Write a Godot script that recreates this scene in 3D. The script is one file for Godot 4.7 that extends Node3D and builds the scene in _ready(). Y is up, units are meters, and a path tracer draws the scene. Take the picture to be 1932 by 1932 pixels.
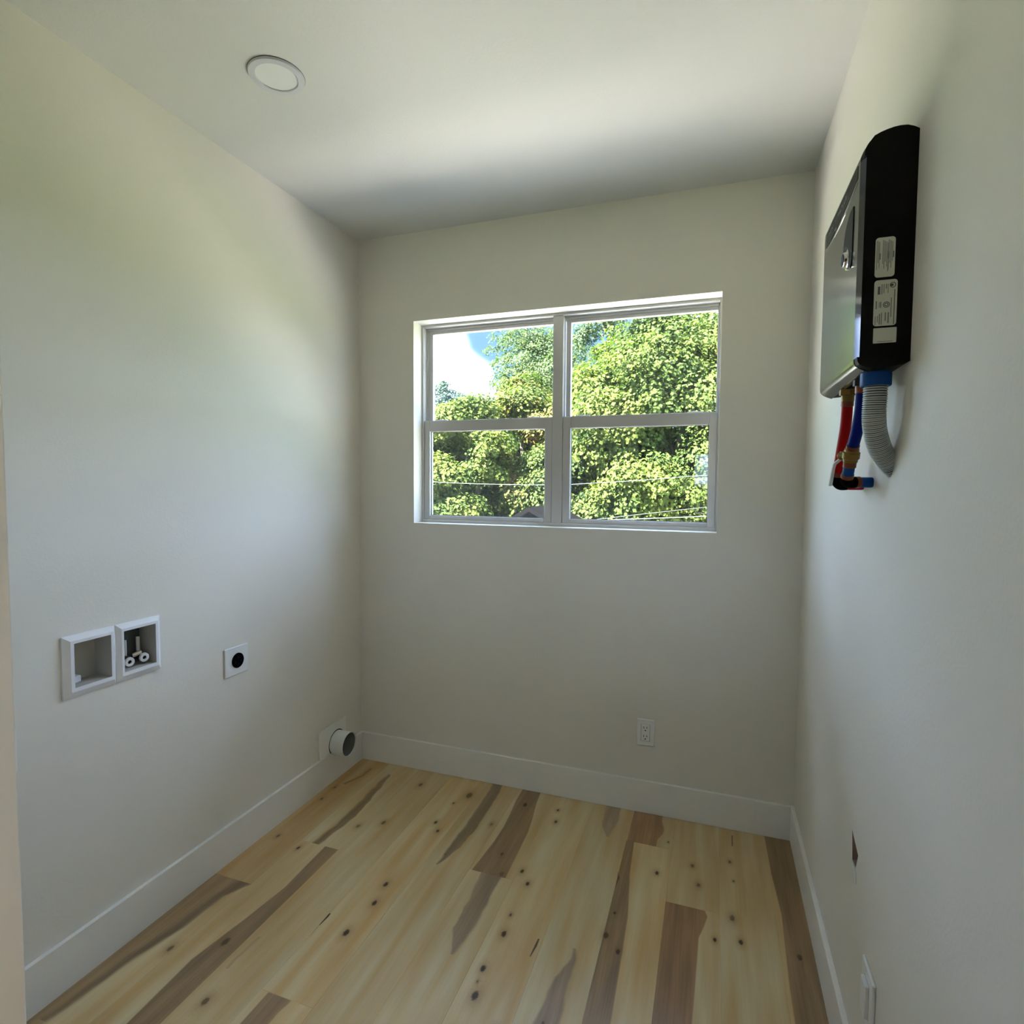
extends Node3D
# Small empty laundry room with a twin window onto sunlit trees. Units: metres, y up.
# The window wall's inner face is z = 0, the left wall's x = 0, the floor y = 0.

const W := 1.8884      # room width
const H := 2.44        # ceiling height
const ZB := 2.0        # inner face of the wall with the doorway
const BH := 0.1317     # baseboard height
const BT := 0.013      # baseboard thickness
const WX0 := 0.287     # window opening
const WX1 := 1.590
const WY0 := 1.144
const WY1 := 2.051
const PITCH := 0.1625  # width of a floor plank
const GROUND := -3.2   # the room is one floor up

var used := {}
var M := {}

# ------------------------------------------------------------------ helpers: names and metas
func numbered(n: String) -> String:
	if not used.has(n):
		used[n] = 0
		return n
	used[n] += 1
	return "%s_%03d" % [n, used[n]]

func tag(o: Node, label: String, category: String, group := "") -> void:
	o.set_meta("label", label)
	o.set_meta("category", category)
	if group != "":
		o.set_meta("group", group)

func thing(n: String, label: String, category: String, at := Vector3.ZERO, group := "") -> Node3D:
	var o := Node3D.new()
	o.name = numbered(n)
	add_child(o)
	o.position = at
	tag(o, label, category, group)
	return o

# ------------------------------------------------------------------ helpers: triangle soup -> mesh
func quad(T: PackedVector3Array, a: Vector3, b: Vector3, c: Vector3, d: Vector3) -> void:
	T.append_array([a, b, c, a, c, d])

func commit(T: PackedVector3Array, smooth := 0.0, closed := true) -> ArrayMesh:
	# turns closed soup outwards (Godot: clockwise fronts), then normals; corners under `smooth` degrees are rounded
	var n := T.size() / 3
	if closed:
		var vol := 0.0
		for i in n:
			vol += T[3 * i].dot(T[3 * i + 1].cross(T[3 * i + 2]))
		if vol > 0.0:
			for i in n:
				var k := T[3 * i + 1]
				T[3 * i + 1] = T[3 * i + 2]
				T[3 * i + 2] = k
	var fn := PackedVector3Array()
	fn.resize(n)
	for i in n:
		fn[i] = (T[3 * i + 2] - T[3 * i]).cross(T[3 * i + 1] - T[3 * i])
	var N := PackedVector3Array()
	N.resize(T.size())
	if smooth <= 0.0:
		for i in n:
			var f := fn[i].normalized()
			N[3 * i] = f
			N[3 * i + 1] = f
			N[3 * i + 2] = f
	else:
		var at := {}
		for i in T.size():
			var k := Vector3i((T[i] * 20000.0).round())
			if at.has(k):
				at[k].append(i / 3)
			else:
				at[k] = [i / 3]
		var lim := cos(deg_to_rad(smooth))
		for i in T.size():
			var f := fn[i / 3].normalized()
			var s := Vector3.ZERO
			for j in at[Vector3i((T[i] * 20000.0).round())]:
				if fn[j].normalized().dot(f) >= lim:
					s += fn[j]
			N[i] = s.normalized() if s.length() > 0.0 else f
	var A := []
	A.resize(Mesh.ARRAY_MAX)
	A[Mesh.ARRAY_VERTEX] = T
	A[Mesh.ARRAY_NORMAL] = N
	var m := ArrayMesh.new()
	m.add_surface_from_arrays(Mesh.PRIMITIVE_TRIANGLES, A)
	return m

func put(n: String, m: Mesh, mat: Material, parent: Node = null) -> MeshInstance3D:
	var o := MeshInstance3D.new()
	o.mesh = m
	o.set_surface_override_material(0, mat)
	if parent == null:
		o.name = numbered(n)
		add_child(o, true)
	else:
		var k := 0
		var nm := n
		while parent.has_node(NodePath(nm)):
			k += 1
			nm = "%s_%03d" % [n, k]
		o.name = nm
		parent.add_child(o, true)
	return o

func struct(n: String, m: Mesh, mat: Material) -> MeshInstance3D:
	var o := put(n, m, mat)
	o.set_meta("kind", "structure")
	return o

# ------------------------------------------------------------------ helpers: shapes
func box(T: PackedVector3Array, a: Vector3, b: Vector3) -> void:
	var p := func(i: int) -> Vector3: return Vector3(b.x if i & 1 else a.x, b.y if i & 2 else a.y, b.z if i & 4 else a.z)
	for f in [[0, 1, 3, 2], [4, 6, 7, 5], [0, 4, 5, 1], [2, 3, 7, 6], [0, 2, 6, 4], [1, 5, 7, 3]]:
		quad(T, p.call(f[3]), p.call(f[2]), p.call(f[1]), p.call(f[0]))

func bbox(T: PackedVector3Array, a: Vector3, b: Vector3, r: float) -> void:
	# a box whose edges are chamfered by r
	var c := (a + b) / 2.0
	var h := (b - a).abs() / 2.0
	r = minf(r, minf(h.x, minf(h.y, h.z)) * 0.95)
	var pt := func(s: Vector3, ax: int) -> Vector3:
		var q := Vector3(s.x * (h.x - r), s.y * (h.y - r), s.z * (h.z - r))
		q[ax] = s[ax] * h[ax]
		return c + q
	for ax in 3:
		var u := (ax + 1) % 3
		var w := (ax + 2) % 3
		for s in [-1.0, 1.0]:
			var k := []
			for q in [[-1.0, -1.0], [1.0, -1.0], [1.0, 1.0], [-1.0, 1.0]]:
				var e := Vector3.ZERO
				e[ax] = s
				e[u] = q[0]
				e[w] = q[1]
				k.append(pt.call(e, ax))
			if s > 0:
				quad(T, k[0], k[1], k[2], k[3])
			else:
				quad(T, k[3], k[2], k[1], k[0])
		for su in [-1.0, 1.0]:
			for sw in [-1.0, 1.0]:
				var e0 := Vector3.ZERO
				e0[ax] = -1.0
				e0[u] = su
				e0[w] = sw
				var e1 := e0
				e1[ax] = 1.0
				var k := [pt.call(e0, u), pt.call(e1, u), pt.call(e1, w), pt.call(e0, w)]
				if su * sw > 0:
					quad(T, k[3], k[2], k[1], k[0])
				else:
					quad(T, k[0], k[1], k[2], k[3])
	for sx in [-1.0, 1.0]:
		for sy in [-1.0, 1.0]:
			for sz in [-1.0, 1.0]:
				var s := Vector3(sx, sy, sz)
				var k := [pt.call(s, 0), pt.call(s, 1), pt.call(s, 2)]
				if sx * sy * sz > 0:
					T.append_array([k[0], k[1], k[2]])
				else:
					T.append_array([k[0], k[2], k[1]])

func prism(T: PackedVector3Array, poly: PackedVector2Array, o: Vector3, ex: Vector3, ey: Vector3, ez: Vector3) -> void:
	# polygon in the plane (ex, ey) at o, drawn out along ez
	if Geometry2D.is_polygon_clockwise(poly) == (ex.cross(ey).dot(ez) > 0.0):
		poly = poly.duplicate()
		poly.reverse()
	var idx := Geometry2D.triangulate_polygon(poly)
	var n := poly.size()
	var f := func(i: int) -> Vector3: return o + ex * poly[i].x + ey * poly[i].y
	for i in range(0, idx.size(), 3):
		var a: Vector3 = f.call(idx[i])
		var b: Vector3 = f.call(idx[i + 1])
		var c: Vector3 = f.call(idx[i + 2])
		if (b - a).cross(c - a).dot(ez) > 0.0:
			var k := b
			b = c
			c = k
		T.append_array([a, b, c])
		T.append_array([a + ez, c + ez, b + ez])
	for i in n:
		var a: Vector3 = f.call(i)
		var b: Vector3 = f.call((i + 1) % n)
		quad(T, a, b, b + ez, a + ez)

func frame_of(d: Vector3) -> Basis:
	d = d.normalized()
	var u := d.cross(Vector3.UP if absf(d.y) < 0.9 else Vector3.RIGHT).normalized()
	return Basis(u, d, u.cross(d))

func lathe(T: PackedVector3Array, prof: Array, o: Vector3, d: Vector3, sides := 32) -> void:
	# prof: [radius, height along d]...; closed when it begins and ends on the axis
	var B := frame_of(d)
	for i in prof.size() - 1:
		for s in sides:
			var a0 := TAU * s / sides
			var a1 := TAU * (s + 1) / sides
			var u0 := B.x * cos(a0) + B.z * sin(a0)
			var u1 := B.x * cos(a1) + B.z * sin(a1)
			var p0: Vector3 = o + B.y * prof[i][1]
			var p1: Vector3 = o + B.y * prof[i + 1][1]
			var a: Vector3 = p0 + u0 * prof[i][0]
			var b: Vector3 = p0 + u1 * prof[i][0]
			var c: Vector3 = p1 + u1 * prof[i + 1][0]
			var e: Vector3 = p1 + u0 * prof[i + 1][0]
			if prof[i][0] > 1e-6:
				T.append_array([a, c, b] if prof[i + 1][0] > 1e-6 else [a, e, b])
			if prof[i + 1][0] > 1e-6:
				T.append_array([a, e, c])

func smooth_path(pts: Array, n: int) -> PackedVector3Array:
	# Catmull-Rom through pts
	var out := PackedVector3Array()
	var m := pts.size()
	for i in m - 1:
		var p0: Vector3 = pts[maxi(i - 1, 0)]
		var p1: Vector3 = pts[i]
		var p2: Vector3 = pts[i + 1]
		var p3: Vector3 = pts[mini(i + 2, m - 1)]
		for k in n:
			out.append(p1.cubic_interpolate(p2, p0, p3, float(k) / n))
	out.append(pts[m - 1])
	return out

func tube(T: PackedVector3Array, path: PackedVector3Array, rad: Callable, sides := 16) -> void:
	# rad(t in 0..1) -> radius; ends closed
	var n := path.size()
	var rings := []
	var ref := Vector3.ZERO
	for i in n:
		var d := (path[mini(i + 1, n - 1)] - path[maxi(i - 1, 0)]).normalized()
		if i == 0:
			ref = frame_of(d).x
		ref = (ref - d * ref.dot(d)).normalized()
		var v := d.cross(ref)
		var r: float = rad.call(float(i) / (n - 1))
		var ring := PackedVector3Array()
		for s in sides:
			var a := TAU * s / sides
			ring.append(path[i] + (ref * cos(a) + v * sin(a)) * r)
		rings.append(ring)
	for i in n - 1:
		for s in sides:
			var t := (s + 1) % sides
			quad(T, rings[i][s], rings[i + 1][s], rings[i + 1][t], rings[i][t])
	for s in sides:
		var t := (s + 1) % sides
		T.append_array([path[0], rings[0][s], rings[0][t]])
		T.append_array([path[n - 1], rings[n - 1][t], rings[n - 1][s]])

func holed(T: PackedVector3Array, axis: int, lo: float, hi: float, r: Rect2, holes: Array) -> void:
	# a slab across `axis` between lo and hi that covers r (its two other axes in order) except for the holes
	var us := [r.position.x, r.end.x]
	var vs := [r.position.y, r.end.y]
	for h in holes:
		us.append_array([h.position.x, h.end.x])
		vs.append_array([h.position.y, h.end.y])
	us.sort()
	vs.sort()
	var u := (axis + 1) % 3
	var v := (axis + 2) % 3
	if u > v:
		var k := u
		u = v
		v = k
	for i in us.size() - 1:
		if us[i + 1] - us[i] < 1e-5:
			continue
		for j in vs.size() - 1:
			if vs[j + 1] - vs[j] < 1e-5:
				continue
			var c := Vector2((us[i] + us[i + 1]) / 2.0, (vs[j] + vs[j + 1]) / 2.0)
			var open := false
			for h in holes:
				if h.has_point(c):
					open = true
			if open:
				continue
			var a := Vector3.ZERO
			var b := Vector3.ZERO
			a[axis] = lo
			b[axis] = hi
			a[u] = us[i]
			b[u] = us[i + 1]
			a[v] = vs[j]
			b[v] = vs[j + 1]
			box(T, a, b)

# ------------------------------------------------------------------ helpers: materials
func mat(c: Color, rough := 0.5, metal := 0.0, spec := 0.5) -> StandardMaterial3D:
	var m := StandardMaterial3D.new()
	m.albedo_color = c
	m.roughness = rough
	m.metallic = metal
	m.metallic_specular = spec
	return m

func paint(c: Color, rough: float, scale: float, depth: float) -> StandardMaterial3D:
	# rolled paint: a very fine relief
	var m := mat(c, rough)
	var n := FastNoiseLite.new()
	n.seed = 4
	n.frequency = 0.06
	n.fractal_octaves = 3
	var t := NoiseTexture2D.new()
	t.width = 512
	t.height = 512
	t.seamless = true
	t.noise = n
	m.heightmap_enabled = true
	m.heightmap_texture = t
	m.heightmap_scale = depth
	m.uv1_triplanar = true
	m.uv1_world_triplanar = true
	m.uv1_scale = Vector3.ONE * scale
	return m

func materials() -> void:
	M.wall = paint(Color(0.905, 0.886, 0.842), 0.75, 3.0, 0.02)
	M.ceiling = paint(Color(0.865, 0.858, 0.838), 0.9, 3.0, 0.02)
	M.trim = mat(Color(0.94, 0.93, 0.905), 0.42)
	M.vinyl = mat(Color(0.77, 0.76, 0.75), 0.4)
	M.plastic = mat(Color(0.93, 0.93, 0.94), 0.4)
	M.cover = mat(Color(0.92, 0.92, 0.91), 0.38)
	M.black = mat(Color(0.01, 0.01, 0.01), 0.8, 0.0, 0.15)
	M.casing = mat(Color(0.02, 0.02, 0.02), 0.55, 0.0, 0.25)
	M.rubber = mat(Color(0.06, 0.06, 0.06), 0.6)
	M.steel = mat(Color(0.47, 0.485, 0.48), 0.17, 0.9)
	M.edge = mat(Color(0.36, 0.36, 0.38), 0.08, 1.0)
	M.chrome = mat(Color(0.9, 0.9, 0.9), 0.08, 1.0)
	M.brass = mat(Color(0.50, 0.40, 0.19), 0.4, 0.7)
	M.copper = mat(Color(0.46, 0.25, 0.17), 0.4, 0.6)
	M.red = mat(Color(0.66, 0.01, 0.03), 0.5, 0.0, 0.25)
	M.blue = mat(Color(0.02, 0.10, 0.45), 0.5, 0.0, 0.25)
	M.sky_blue = mat(Color(0.04, 0.26, 0.52), 0.45, 0.0, 0.3)
	M.hose = mat(Color(0.78, 0.80, 0.79), 0.4)
	M.hose_core = mat(Color(0.22, 0.24, 0.24), 0.5)
	M.galv = mat(Color(0.94, 0.94, 0.92), 0.4, 0.0)
	M.dark_grey = mat(Color(0.20, 0.20, 0.20), 0.35)
	M.band = mat(Color(0.22, 0.22, 0.21), 0.5, 0.0, 0.2)
	M.raw_wood = mat(Color(0.62, 0.53, 0.46), 0.8)
	M.oak = mat(Color(0.52, 0.36, 0.22), 0.5)
	M.panel = mat(Color(0.13, 0.13, 0.13), 0.4, 0.0, 0.25)
	M.liner = mat(Color(0.74, 0.73, 0.70), 0.6)
	M.back_plate = mat(Color(0.36, 0.37, 0.37), 0.5)
	M.pipe_shade = mat(Color(0.55, 0.55, 0.53), 0.5)  # grey that paints the shade inside the vent pipe
	M.gap = mat(Color(0.10, 0.09, 0.07), 0.9)
	M.glass = StandardMaterial3D.new()
	M.glass.albedo_color = Color(0.85, 0.92, 0.92, 0.02)
	M.glass.transparency = BaseMaterial3D.TRANSPARENCY_ALPHA
	M.glass.roughness = 0.0
	M.lens = mat(Color(0.93, 0.93, 0.92), 0.5)
	M.lamp_trim = mat(Color(0.83, 0.83, 0.85), 0.4)
	M.siding = mat(Color(0.80, 0.80, 0.78), 0.7)
	M.slate = mat(Color(0.055, 0.055, 0.06), 0.95, 0.0, 0.1)
	M.ground = mat(Color(0.75, 0.75, 0.73), 0.95)
	M.lawn = mat(Color(0.28, 0.36, 0.12), 0.95)
	M.bark = mat(Color(0.42, 0.37, 0.31), 0.9)
	M.wire = mat(Color(0.20, 0.23, 0.24), 0.6)

# ------------------------------------------------------------------ camera, sky, sun
func clouds() -> ImageTexture:
	# cumulus laid over the whole sky from one noise field on the sphere; alpha is how much cloud covers the blue
	var w := 1024
	var h := 512
	var n := FastNoiseLite.new()
	n.seed = 383
	n.frequency = 1.5
	n.fractal_octaves = 5
	var turn := Basis(Vector3.UP, TAU * 7.0 / 8.0)
	var data := PackedByteArray()
	data.resize(w * h * 4)
	for y in h:
		var up := PI / 2.0 - (y + 0.5) / h * PI
		for x in w:
			var around := ((x + 0.5) / w + 0.25) * TAU - PI
			var d := Vector3(cos(around) * cos(up), sin(up) * 1.6, sin(around) * cos(up))
			var v := n.get_noise_3dv(turn * d)
			var a := smoothstep(-0.10, 0.06, v)
			var g := 255.0 - 45.0 * smoothstep(0.10, 0.40, v)
			var i := (y * w + x) * 4
			data[i] = int(g)
			data[i + 1] = int(g)
			data[i + 2] = int(minf(g + 6.0, 255.0))
			data[i + 3] = int(a * 255.0)
	return ImageTexture.create_from_image(Image.create_from_data(w, h, false, Image.FORMAT_RGBA8, data))

func stage() -> void:
	var cam := Camera3D.new()
	cam.name = "camera"
	cam.fov = 83.504
	cam.near = 0.02
	cam.far = 400.0
	# solved from the room's corners: yaw 19.32, pitch -2.96, roll 0.39 degrees
	cam.transform = Transform3D(Basis(Vector3(0.94355, 0.00681, -0.33116), Vector3(-0.02353, 0.99864, -0.04649), Vector3(0.33039, 0.05165, 0.94243)), Vector3(1.5753, 1.3321, 2.3203))
	add_child(cam)
	cam.current = true
	var sky := ProceduralSkyMaterial.new()
	sky.sky_top_color = Color(0.44, 0.68, 0.93)
	sky.sky_horizon_color = Color(0.68, 0.88, 0.98)
	sky.sky_curve = 0.22
	sky.ground_bottom_color = Color(0.45, 0.47, 0.40)
	sky.ground_horizon_color = Color(0.60, 0.65, 0.62)
	sky.sky_energy_multiplier = 0.9
	sky.sky_cover = clouds()
	sky.sky_cover_modulate = Color(2.12, 2.38, 2.75, 1.0)
	var env := Environment.new()
	env.background_mode = Environment.BG_SKY
	env.sky = Sky.new()
	env.sky.sky_material = sky
	env.tonemap_mode = Environment.TONE_MAPPER_LINEAR
	env.tonemap_exposure = 1.66
	env.sdfgi_enabled = true
	env.ssao_enabled = true
	env.ssil_enabled = true
	var we := WorldEnvironment.new()
	we.name = "world_environment"
	we.environment = env
	add_child(we)
	var sun := DirectionalLight3D.new()
	sun.name = "sun"
	sun.light_color = Color(1.0, 0.975, 0.93)
	sun.light_energy = 22.0
	sun.light_angular_distance = 0.6
	sun.shadow_enabled = true
	sun.sky_mode = DirectionalLight3D.SKY_MODE_LIGHT_ONLY
	add_child(sun)
	sun.look_at_from_position(Vector3(-0.40, 0.75, 0.52), Vector3.ZERO)

# ------------------------------------------------------------------ room shell
func shell() -> void:
	var T := PackedVector3Array()
	holed(T, 2, -0.16, 0.0, Rect2(-0.15, -0.15, W + 0.30, H + 0.30), [Rect2(WX0, WY0, WX1 - WX0, WY1 - WY0)])
	struct("wall_back", commit(T), M.wall)
	T = PackedVector3Array()
	holed(T, 0, -0.15, 0.0, Rect2(-0.15, -0.16, H + 0.30, 3.9), [Rect2(0.7865, 1.0745, 0.119, 0.2345), Rect2(0.1615 - 0.048, 0.199 - 0.048, 0.096, 0.096)])
	struct("wall_left", commit(T), M.wall)
	# right wall with a ragged cut-out low down
	var wr := CSGBox3D.new()
	wr.name = "wall_right"
	wr.size = Vector3(0.15, H + 0.30, ZB + 0.276)
	wr.position = Vector3(W + 0.075, H / 2.0, (ZB + 0.276) / 2.0 - 0.16)
	wr.material = M.wall
	wr.set_meta("kind", "structure")
	var cut := CSGPolygon3D.new()
	cut.name = "cutout"
	cut.operation = CSGShape3D.OPERATION_SUBTRACTION
	cut.polygon = PackedVector2Array([Vector2(-0.8826, 0.556), Vector2(-0.9419, 0.533), Vector2(-0.925, 0.495), Vector2(-0.8931, 0.4945)])
	cut.depth = 0.12
	cut.rotation = Vector3(0, PI / 2.0, 0)
	cut.material = M.raw_wood
	wr.add_child(cut)
	add_child(wr)
	var scrap := PackedVector3Array()
	prism(scrap, PackedVector2Array([Vector2(0.8935, 0.4945), Vector2(0.9240, 0.4945), Vector2(0.9330, 0.488), Vector2(0.9400, 0.468), Vector2(0.9200, 0.482)]), -wr.position + Vector3(W - 0.003, 0, 0), Vector3(0, 0, 1), Vector3(0, 1, 0), Vector3(0.004, 0, 0))
	put("torn_paper", commit(scrap), M.cover, wr)
	cut.position = Vector3(-0.02, -H / 2.0, -wr.position.z)
	T = PackedVector3Array()
	box(T, Vector3(-0.15, H, -0.16), Vector3(3.35, H + 0.15, 3.75))
	struct("ceiling", commit(T), M.ceiling)
	# wall with the doorway the picture is taken through
	T = PackedVector3Array()
	holed(T, 2, ZB, ZB + 0.115, Rect2(0.0, 0.0, W, H), [Rect2(1.00, 0.0, 0.81, 2.05)])
	struct("wall_front", commit(T), M.wall)
	T = PackedVector3Array()
	bbox(T, Vector3(0.985, 0.0, ZB - 0.002), Vector3(1.002, 2.05, ZB + 0.117), 0.002)
	bbox(T, Vector3(1.80, 0.0, ZB - 0.002), Vector3(1.82, 2.05, ZB + 0.117), 0.002)
	bbox(T, Vector3(0.985, 2.035, ZB - 0.002), Vector3(1.82, 2.055, ZB + 0.117), 0.002)
	struct("trim_1", commit(T), M.trim)
	# hallway behind the camera, with its own window
	T = PackedVector3Array()
	holed(T, 2, 3.6, 3.75, Rect2(-0.15, -0.15, 3.5, H + 0.30), [Rect2(1.36, 1.00, 0.62, 0.66)])
	struct("wall_hall", commit(T), M.wall)
	T = PackedVector3Array()
	box(T, Vector3(3.2, -0.15, ZB + 0.1), Vector3(3.35, H + 0.15, 3.75))
	struct("wall_hall_right", commit(T), M.wall)
	T = PackedVector3Array()
	box(T, Vector3(W + 0.15, -0.15, ZB), Vector3(3.35, H + 0.15, ZB + 0.116))
	struct("wall_hall_front", commit(T), M.wall)
	# baseboards
	var notch := PackedVector2Array([Vector2(0.0, 0.0), Vector2(ZB, 0.0), Vector2(ZB, BH - 0.002), Vector2(0.199 + 0.046, BH - 0.002)])
	for i in 9:
		var a := lerpf(0.0, PI, (i + 0.5) / 9.0)
		var p := Vector2(0.199, 0.1615) + Vector2(cos(a), -sin(a)) * 0.0535
		if p.y < BH - 0.003:
			notch.append(p)
	notch.append_array([Vector2(0.199 - 0.046, BH - 0.002), Vector2(0.0, BH - 0.002)])
	T = PackedVector3Array()
	prism(T, notch, Vector3.ZERO, Vector3(0, 0, 1), Vector3(0, 1, 0), Vector3(BT, 0, 0))
	struct("baseboard_left", commit(T), M.trim)
	T = PackedVector3Array()
	bbox(T, Vector3(BT, 0.0, 0.0), Vector3(W - BT, BH, BT), 0.0015)
	struct("baseboard_back", commit(T), M.trim)
	T = PackedVector3Array()
	bbox(T, Vector3(W - BT, 0.0, 0.0), Vector3(W, BH, ZB), 0.0015)
	struct("baseboard_right", commit(T), M.trim)

# ------------------------------------------------------------------ floor
func floor_picture() -> Dictionary:
	# colour and gloss of the whole floor: maple and heartwood planks; x right, y towards the camera
	var w := 1216
	var h := 1344
	var sx := 1.9 / w
	var sz := 2.1 / h
	var grain := FastNoiseLite.new()
	grain.seed = 3
	grain.frequency = 1.0
	grain.fractal_octaves = 3
	var broad := FastNoiseLite.new()
	broad.seed = 9
	broad.frequency = 1.0
	broad.fractal_octaves = 2
	var R := PackedFloat32Array()
	var G := PackedFloat32Array()
	var B := PackedFloat32Array()
	R.resize(w * h)
	G.resize(w * h)
	B.resize(w * h)
	var rng := RandomNumberGenerator.new()
	rng.seed = 5
	var tone := []
	for i in 24:
		tone.append([rng.randf_range(-1, 1), rng.randf_range(-1, 1), rng.randf_range(0, 50)])
	tone[0] = [-1.6, 3.0, 3.0]  # golden plank, its tone deepened for the light in the back left corner
	for y in h:
		var z := (y + 0.5) * sz
		for x in w:
			var px := (x + 0.5) * sx
			var c := int(px / PITCH)
			var id: int = c * 2 + (1 if z > joints[c] else 0)
			var t: Array = tone[id]
			var off: float = t[2]
			var g := grain.get_noise_2d(px * 90.0 + off * 7.0, z * 5.0 + off)
			var b := broad.get_noise_2d(px * 13.0 + off * 3.0, z * 1.3 + off)
			var l: float = 1.0 + 0.022 * g + 0.07 * b + 0.03 * t[0]
			var warm: float = -0.12 * b + 0.07 * maxf(0.0, broad.get_noise_2d(px * 26.0 + off, z * 2.1 - off)) + 0.03 * t[1] - 0.01 * g
			var k := y * w + x
			R[k] = 0.815 * l * (1.0 + 0.15 * warm)
			G[k] = 0.72 * l * (1.0 - 0.45 * warm)
			B[k] = 0.540 * l * (1.0 - 1.3 * warm)
	# heartwood: [z0, z1, edges as z, left, right ..., colour, softness of left and right edge, strength]
	for s in streaks:
		var zs: Array = s[0]
		var col: Color = s[1]
		for y in h:
			var z := (y + 0.5) * sz
			if z < zs[0][0] or z > zs[-1][0]:
				continue
			var j := 0
			while j < zs.size() - 2 and z > zs[j + 1][0]:
				j += 1
			var f: float = (z - zs[j][0]) / maxf(zs[j + 1][0] - zs[j][0], 1e-5)
			var wob := broad.get_noise_2d(z * 9.0, col.r * 50.0 + zs[0][1] * 31.0) * 0.006
			var xl: float = lerpf(zs[j][1], zs[j + 1][1], f) + (wob if s[2] > 0.0021 else 0.0)
			var xr: float = lerpf(zs[j][2], zs[j + 1][2], f) + (wob if s[3] > 0.0021 else 0.0)
			for x in range(maxi(int((xl - 0.04) / sx), 0), mini(int((xr + 0.04) / sx) + 1, w)):
				var px := (x + 0.5) * sx
				var a: float = smoothstep(-s[2], s[2], px - xl) * smoothstep(-s[3], s[3], xr - px) * s[4]
				if a <= 0.0:
					continue
				var g := 1.0 + 0.09 * grain.get_noise_2d(px * 120.0, z * 4.0) + 0.13 * broad.get_noise_2d(px * 22.0, z * 2.2)
				var k := y * w + x
				R[k] = lerpf(R[k], col.r * g, a)
				G[k] = lerpf(G[k], col.g * g, a)
				B[k] = lerpf(B[k], col.b * g, a)
	for q in knots:
		var r: float = q[2]
		for y in range(maxi(int((q[1] - 6.0 * r) / sz), 0), mini(int((q[1] + 6.0 * r) / sz), h)):
			for x in range(maxi(int((q[0] - 4.0 * r) / sx), 0), mini(int((q[0] + 4.0 * r) / sx), w)):
				var dx: float = ((x + 0.5) * sx - q[0]) / r
				var dz: float = ((y + 0.5) * sz - q[1]) / (r * 1.7)
				var d := sqrt(dx * dx + dz * dz) * (1.0 + 0.35 * grain.get_noise_2d(x * 0.25, y * 0.25))
				var core: float = q[3] * (1.0 - smoothstep(0.55, 1.15, d))
				var halo := 0.42 * exp(-d * d / 4.5)
				var k := y * w + x
				R[k] = lerpf(lerpf(R[k], 0.54, halo), 0.20, core)
				G[k] = lerpf(lerpf(G[k], 0.40, halo), 0.14, core)
				B[k] = lerpf(lerpf(B[k], 0.25, halo), 0.09, core)
	var data := PackedByteArray()
	data.resize(w * h * 3)
	for k in w * h:
		data[3 * k] = clampi(int(R[k] * 255.0), 0, 255)
		data[3 * k + 1] = clampi(int(G[k] * 255.0), 0, 255)
		data[3 * k + 2] = clampi(int(B[k] * 255.0), 0, 255)
	return {"color": ImageTexture.create_from_image(Image.create_from_data(w, h, false, Image.FORMAT_RGB8, data))}

const DARK := Color(0.585, 0.48, 0.35)
const GREY := Color(0.60, 0.515, 0.42)
const RED := Color(0.63, 0.485, 0.345)
# end joint of each column of planks
var joints := [0.876, 0.628, 1.75, 1.178, 1.60, 0.563, 1.42, 1.70, 0.217, 0.490, 1.55, 1.80]
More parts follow.
